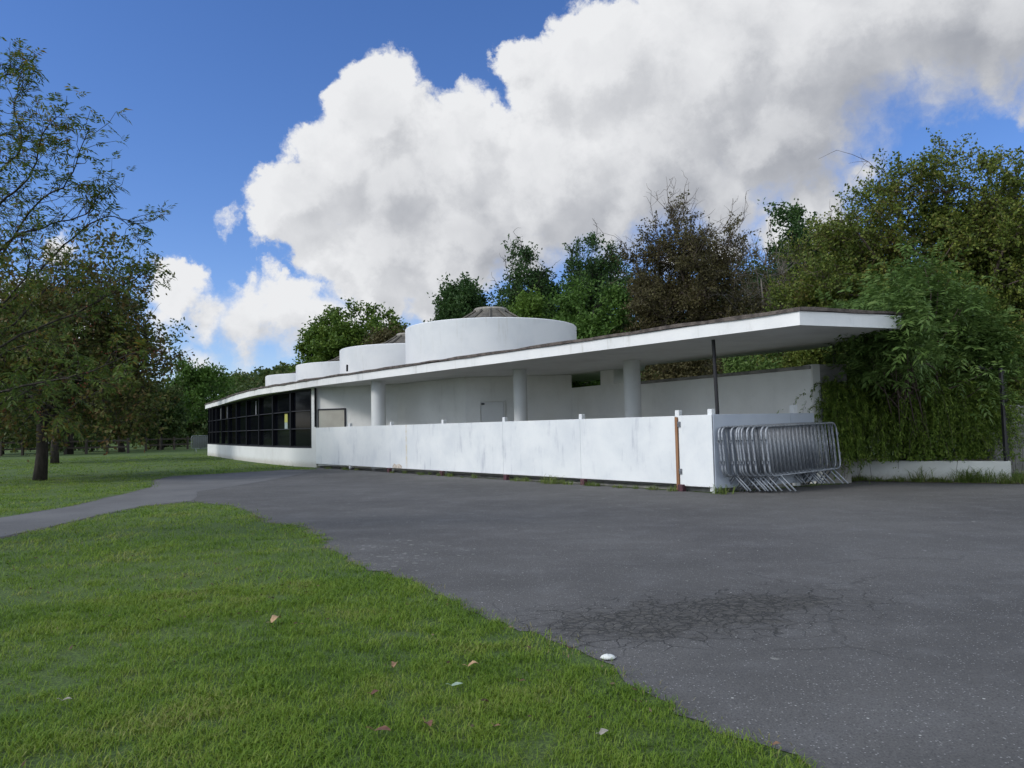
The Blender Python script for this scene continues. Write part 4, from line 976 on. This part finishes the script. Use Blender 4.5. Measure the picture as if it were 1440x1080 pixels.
# point cloud, thinner with distance
pts = []
for (r0, r1, dens, sc) in ((1.6, 4.0, 520, 1.0), (4.0, 6.5, 300, 1.15), (6.5, 10, 130, 1.5), (10, 16, 60, 2.0), (16, 27, 22, 2.6), (27, 52, 5, 4.2)):
    n_ = int(dens*(r1*r1-r0*r0)*.5*R(96)); r_ = np.sqrt(rng.uniform(r0*r0, r1*r1, n_)); a = rng.uniform(R(-50), R(46), n_)
    pts.append(np.stack([r_*np.sin(a), r_*np.cos(a), np.full(n_, sc)], 1))
pts = np.vstack(pts); pts = pts[~in_poly(pts[:, :2], asph_poly)]; pts = pts[~in_poly(pts[:, :2], bld)]
pts = pts[~((pts[:, 0] > 3) & (pts[:, 1] > 12))]
fx = lambda x, y: np.sin(x*2.3+1.1*np.sin(y*1.9))+np.sin(y*2.9+1.3*np.sin(x*2.2+.5))+.7*np.sin(x*6.1+y*4.3)+.6*np.sin(y*8.7-x*5.2)
bare = fx(pts[:, 0], pts[:, 1]); pts = pts[(bare < 1.35) | (rng.random(len(pts)) < .6)]
pts[:, 2] *= np.clip(1.08-.10*fx(pts[:, 0]*.7+3, pts[:, 1]*.7), .65, 1.5)
vpts = np.stack([pts[:, 0], pts[:, 1], np.zeros(len(pts))], 1)
# all blades of one object: realised in numpy for speed
def realise(pts_, sub):
    out = []
    pid = rng.integers(0, len(protos), len(pts_))
    for k_ in range(len(protos)):
        s_ = pts_[pid == k_]; 
        if not len(s_): continue
        a = rng.uniform(0, 6.28, len(s_)); ca, sa = np.cos(a), np.sin(a); Pp = protos[k_][:sub*2]
        X = Pp[..., 0][None]*ca[:, None, None]-Pp[..., 1][None]*sa[:, None, None]; Y_ = Pp[..., 0][None]*sa[:, None, None]+Pp[..., 1][None]*ca[:, None, None]; Z = np.broadcast_to(Pp[..., 2][None], X.shape)
        h_ = s_[:, 2]*rng.uniform(.75, 1.2, len(s_)); hz = h_**.45
        Q_ = np.stack([X*h_[:, None, None]+s_[:, 0][:, None, None], Y_*h_[:, None, None]+s_[:, 1][:, None, None], Z*hz[:, None, None]*.95], -1)
        out.append(Q_.reshape(-1, 4, 3))
    return np.concatenate(out)
d_ = np.linalg.norm(pts[:, :2], axis=1)
Q = np.concatenate([realise(pts[d_ < 6.5], 22), realise(pts[d_ >= 6.5], 12)])
tag(quad_mesh('grass', Q, L['grass']), 'short mown green grass blades covering the lawn', 'grass', kind='stuff')
print('grass quads', len(Q))

# ---- weeds along the hoarding and the planter
def tufts(name, label, pos, h, n_, lm='weed'):
    out = []
    for (x, y, s_) in pos:
        for i in range(int(n_*s_)):
            a = rng.uniform(0, 6.28); le = rng.uniform(.2, 1.1); hh = h*s_*rng.uniform(.3, 1.1); p = np.array([x+rng.normal(0, .07*s_), y+rng.normal(0, .07*s_), .004])
            d = unit(np.array([math.cos(a)*le, math.sin(a)*le, 1.])); w_ = np.array([-math.sin(a), math.cos(a), 0])*(.004 if h > .1 else .0018)
            m_ = p+d*hh*.6; e = m_+unit(d+np.array([math.cos(a)*.6, math.sin(a)*.6, -.5]))*hh*.4
            out.append([p-w_, p+w_, m_+w_, m_-w_]); out.append([m_-w_, m_+w_, e+w_*.2, e-w_*.2])
    return tag(quad_mesh(name, np.array(out), L[lm]), label, 'weeds', kind='stuff')
pos = []
for px_ in [450, 470, 505, 560, 572, 590, 640, 660, 770, 780, 790, 800, 740, 900, 925, 1015, 1022] + list(rng.uniform(450, 950, 30)):
    q = P2(along(px_), .12+rng.uniform(-.1, .12)); pos.append((q[0], q[1], rng.uniform(.35, .8) if px_ not in (780, 790, 1015) else 1.2))
tufts('weeds', 'yellow green weeds sprouting along the foot of the hoarding', pos, .22, 55)
pos = []
for i in range(60):
    q = PA+dd*rng.uniform(-.3, 3.0)+np.array([0, -.12-rng.random()*.3]); pos.append((q[0], q[1], rng.uniform(.3, .7)))
for s_ in (2.45, 2.55, 2.65, 2.3, 1.6, 2.95, 3.2, 3.4): q = PA+dd*s_+np.array([0, -.15]); pos.append((q[0], q[1], 1.5))
tufts('weeds', 'grass tufts and weeds along the foot of the planter wall', pos, .27, 60)

n_ = 1500; r_ = np.sqrt(rng.uniform(2.5, 110, n_)); a = rng.uniform(R(-40), R(25), n_); dp = np.stack([r_*np.sin(a), r_*np.cos(a), rng.uniform(.012, .03, n_)], 1); dp = dp[~in_poly(dp[:, :2], asph_poly)]
cl_ = np.sin(dp[:, 0]*2.1)+np.sin(dp[:, 1]*1.7+dp[:, 0]); dp = dp[cl_+rng.normal(0, .8, len(dp)) > .2]
dl = rng.normal(size=dp.shape); dl[:, 2] = np.abs(dl[:, 2])*.3; L['debris'] = leaf_mat('dry_debris', [(.03, .02, .014), (.09, .055, .035), (.20, .15, .09)], trans=0)
tag(quad_mesh('dry_debris', leaf_quads(dp, unit(dl), .030, .011), L['debris']), 'scattered dry bits of leaf and twig caught in the grass', 'debris', kind='stuff')
L['straw'] = leaf_mat('straw_blades', [(.10, .13, .03), (.20, .19, .08), (.30, .26, .14)])
pos = []
for i in range(len(near_edge)-1):
    p_, q_ = near_edge[i], near_edge[i+1]; l_ = np.linalg.norm(q_-p_)
    if np.linalg.norm(p_) > 13: continue
    for j in range(int(l_/.035)):
        if rng.random() < .55: c_ = p_+(q_-p_)*rng.random()+rng.normal(0, .03, 2); pos.append((c_[0], c_[1], rng.uniform(.4, 1.0)))
tufts('edge_grass', 'dry straggling grass along the lawn edge beside the asphalt', pos, .045, 9, 'straw')

# ---- small things lying in the foreground
def dead_leaf(px_, py_, size, mt, label, stem=False, rz=0., rz2=1.):
    size = size*.66
    p = pz(px_, py_); t = thing('fallen_leaf', (p[0], p[1], .03), label, 'leaf', 'fallen leaves on the lawn')
    n_ = 7; V = []; Fc = []
    for i in range(n_):
        s_ = i/(n_-1); w_ = size*.32*math.sin(math.pi*min(1, s_*.92+.04))**.8*(1+.15*math.sin(i*2.3)); zc = .16*size*math.sin(s_*2.6)*rz2
        for q in (-1, -.5, 0, .5, 1): V.append(((s_-.5)*size, q*w_, zc+abs(q)*w_*.30*rz2))
    for i in range(n_-1):
        for j in range(4): Fc.append((i*5+j, i*5+j+1, i*5+6+j, i*5+5+j))
    V = np.array(V); ca, sa = math.cos(rz), math.sin(rz); X = V[:, 0]*ca-V[:, 1]*sa; Y_ = V[:, 0]*sa+V[:, 1]*ca
    W = np.stack([X+p[0], Y_+p[1], V[:, 2]+.032], 1)
    MB().add(W, Fc).build('blade', mt, t, smooth=True)
    d = np.array([ca, sa, 0]); q = np.array([p[0], p[1], .034])-d*size*.5
    MB().tube([q, q-d*size*.25+[0, 0, .01], q-d*size*.5+[0, 0, .012]], .0013, 5).build('stalk', mt, t)
def lf(name, a, b):
    m, k = mat(name, .7); k.l(k.mix(k.mapr(k.noise(k.obj, 40, 4), .35, .65), a, b), k.b.inputs['Base Color']); return m
tan = lf('tan_leaf', (.32, .20, .11), (.45, .30, .17)); red = lf('red_leaf', (.09, .04, .025), (.15, .07, .04)); brn = lf('brown_leaf', (.16, .09, .05), (.26, .15, .08)); pal = lf('pale_leaf', (.22, .30, .22), (.32, .40, .30)); gry = lf('grey_leaf', (.22, .20, .17), (.33, .30, .26))
dead_leaf(388, 881, .13, tan, 'curled tan leaf alone in the middle of the lawn', rz=1.2, rz2=1.6)
dead_leaf(555, 946, .075, brn, 'small upright russet leaf left of the tan leaf near the middle', rz=1.4, rz2=1.8)
dead_leaf(666, 946, .085, tan, 'pale tan curled leaf nearest the asphalt edge', rz=.3, rz2=1.5)
dead_leaf(643, 973, .085, pal, 'pale grey green leaf with a long stalk', rz=.5, rz2=.5)
dead_leaf(602, 1032, .085, red, 'dark red leaf standing near the bottom of the frame', rz=-1.1, rz2=1.4)
dead_leaf(538, 1040, .10, red, 'dark maroon leaf lying flat left of the other red leaf', rz=-.15, rz2=.8)
dead_leaf(850, 1043, .075, gry, 'faded grey leaf low on the lawn near the asphalt', rz=.8, rz2=1)
dead_leaf(528, 985, .07, red, 'shrivelled dark leaf between the russet and maroon leaves', rz=.9, rz2=1)
dead_leaf(735, 968, .045, red, 'tiny red leaf right of the pale stalked leaf', rz=.1, rz2=1)
dead_leaf(700, 1033, .04, brn, 'tiny brown leaf right of the standing dark red leaf', rz=.1, rz2=1)
dead_leaf(1093, 1060, .05, brn, 'small brown leaf at the grass edge at the bottom', rz=.1, rz2=1)
dead_leaf(94, 995, .06, gry, 'pale dry leaf at the far left of the lawn', rz=.4, rz2=1)
p = pz(855, 928); t = thing('white_stone', (p[0], p[1], .004), 'white stone lying where the grass meets the asphalt', 'stone')
ms, ks = mat('chalk', .9, (.62, .64, .62)); bump(ks, ks.noise(ks.obj, 40, 4), .6, .01)
prof = [(.001, .0), (.026, .001), (.034, .009), (.027, .019), (.012, .023), (.001, .024)]
sm = MB().lathe((p[0], p[1], .004), prof, 14); V = np.vstack(sm.v); V[:, 0] = p[0]+(V[:, 0]-p[0])*1.15; V += rng.normal(0, .0018, V.shape); sm.v = [V]
sm.build('stone_body', ms, t, smooth=True)

# ---- far rail fence and notice on the lawn's edge
def railf(a, b, label, n_):
    t = thing('rail_fence', (a[0], a[1], 0), label, 'fence')
    a = np.array(a[:2]); b = np.array(b[:2])
    for i in range(n_):
        c = a+(b-a)*i/(n_-1); MB().box((c[0], c[1], .55), (.14, .14, 1.1)).build('post', M['timber'], t)
    for z in (.45, .92): MB().seg(a, b, .05, z-.06, z+.06, off=.10).build('rail', M['timber'], t)
railf(pz(-60, 642.5), pz(180, 637), 'low dark timber rail fence under the trees at the left', 9)
railf(pz(205, 634), pz(300, 630.5), 'dark timber rail fence behind the mesh filled barrier', 6)
p = pz(62, 640); t = thing('notice_board', (p[0], p[1], 0), 'tiny white board between the two trunks at the far lawn edge', 'sign')
MB().box((p[0], p[1], .45), (.1, .1, .9)).build('post', M['timber'], t); MB().box((p[0], p[1]-.08, 1.05), (.75, .05, .5), 0, .01).build('panel', M['render'], t)
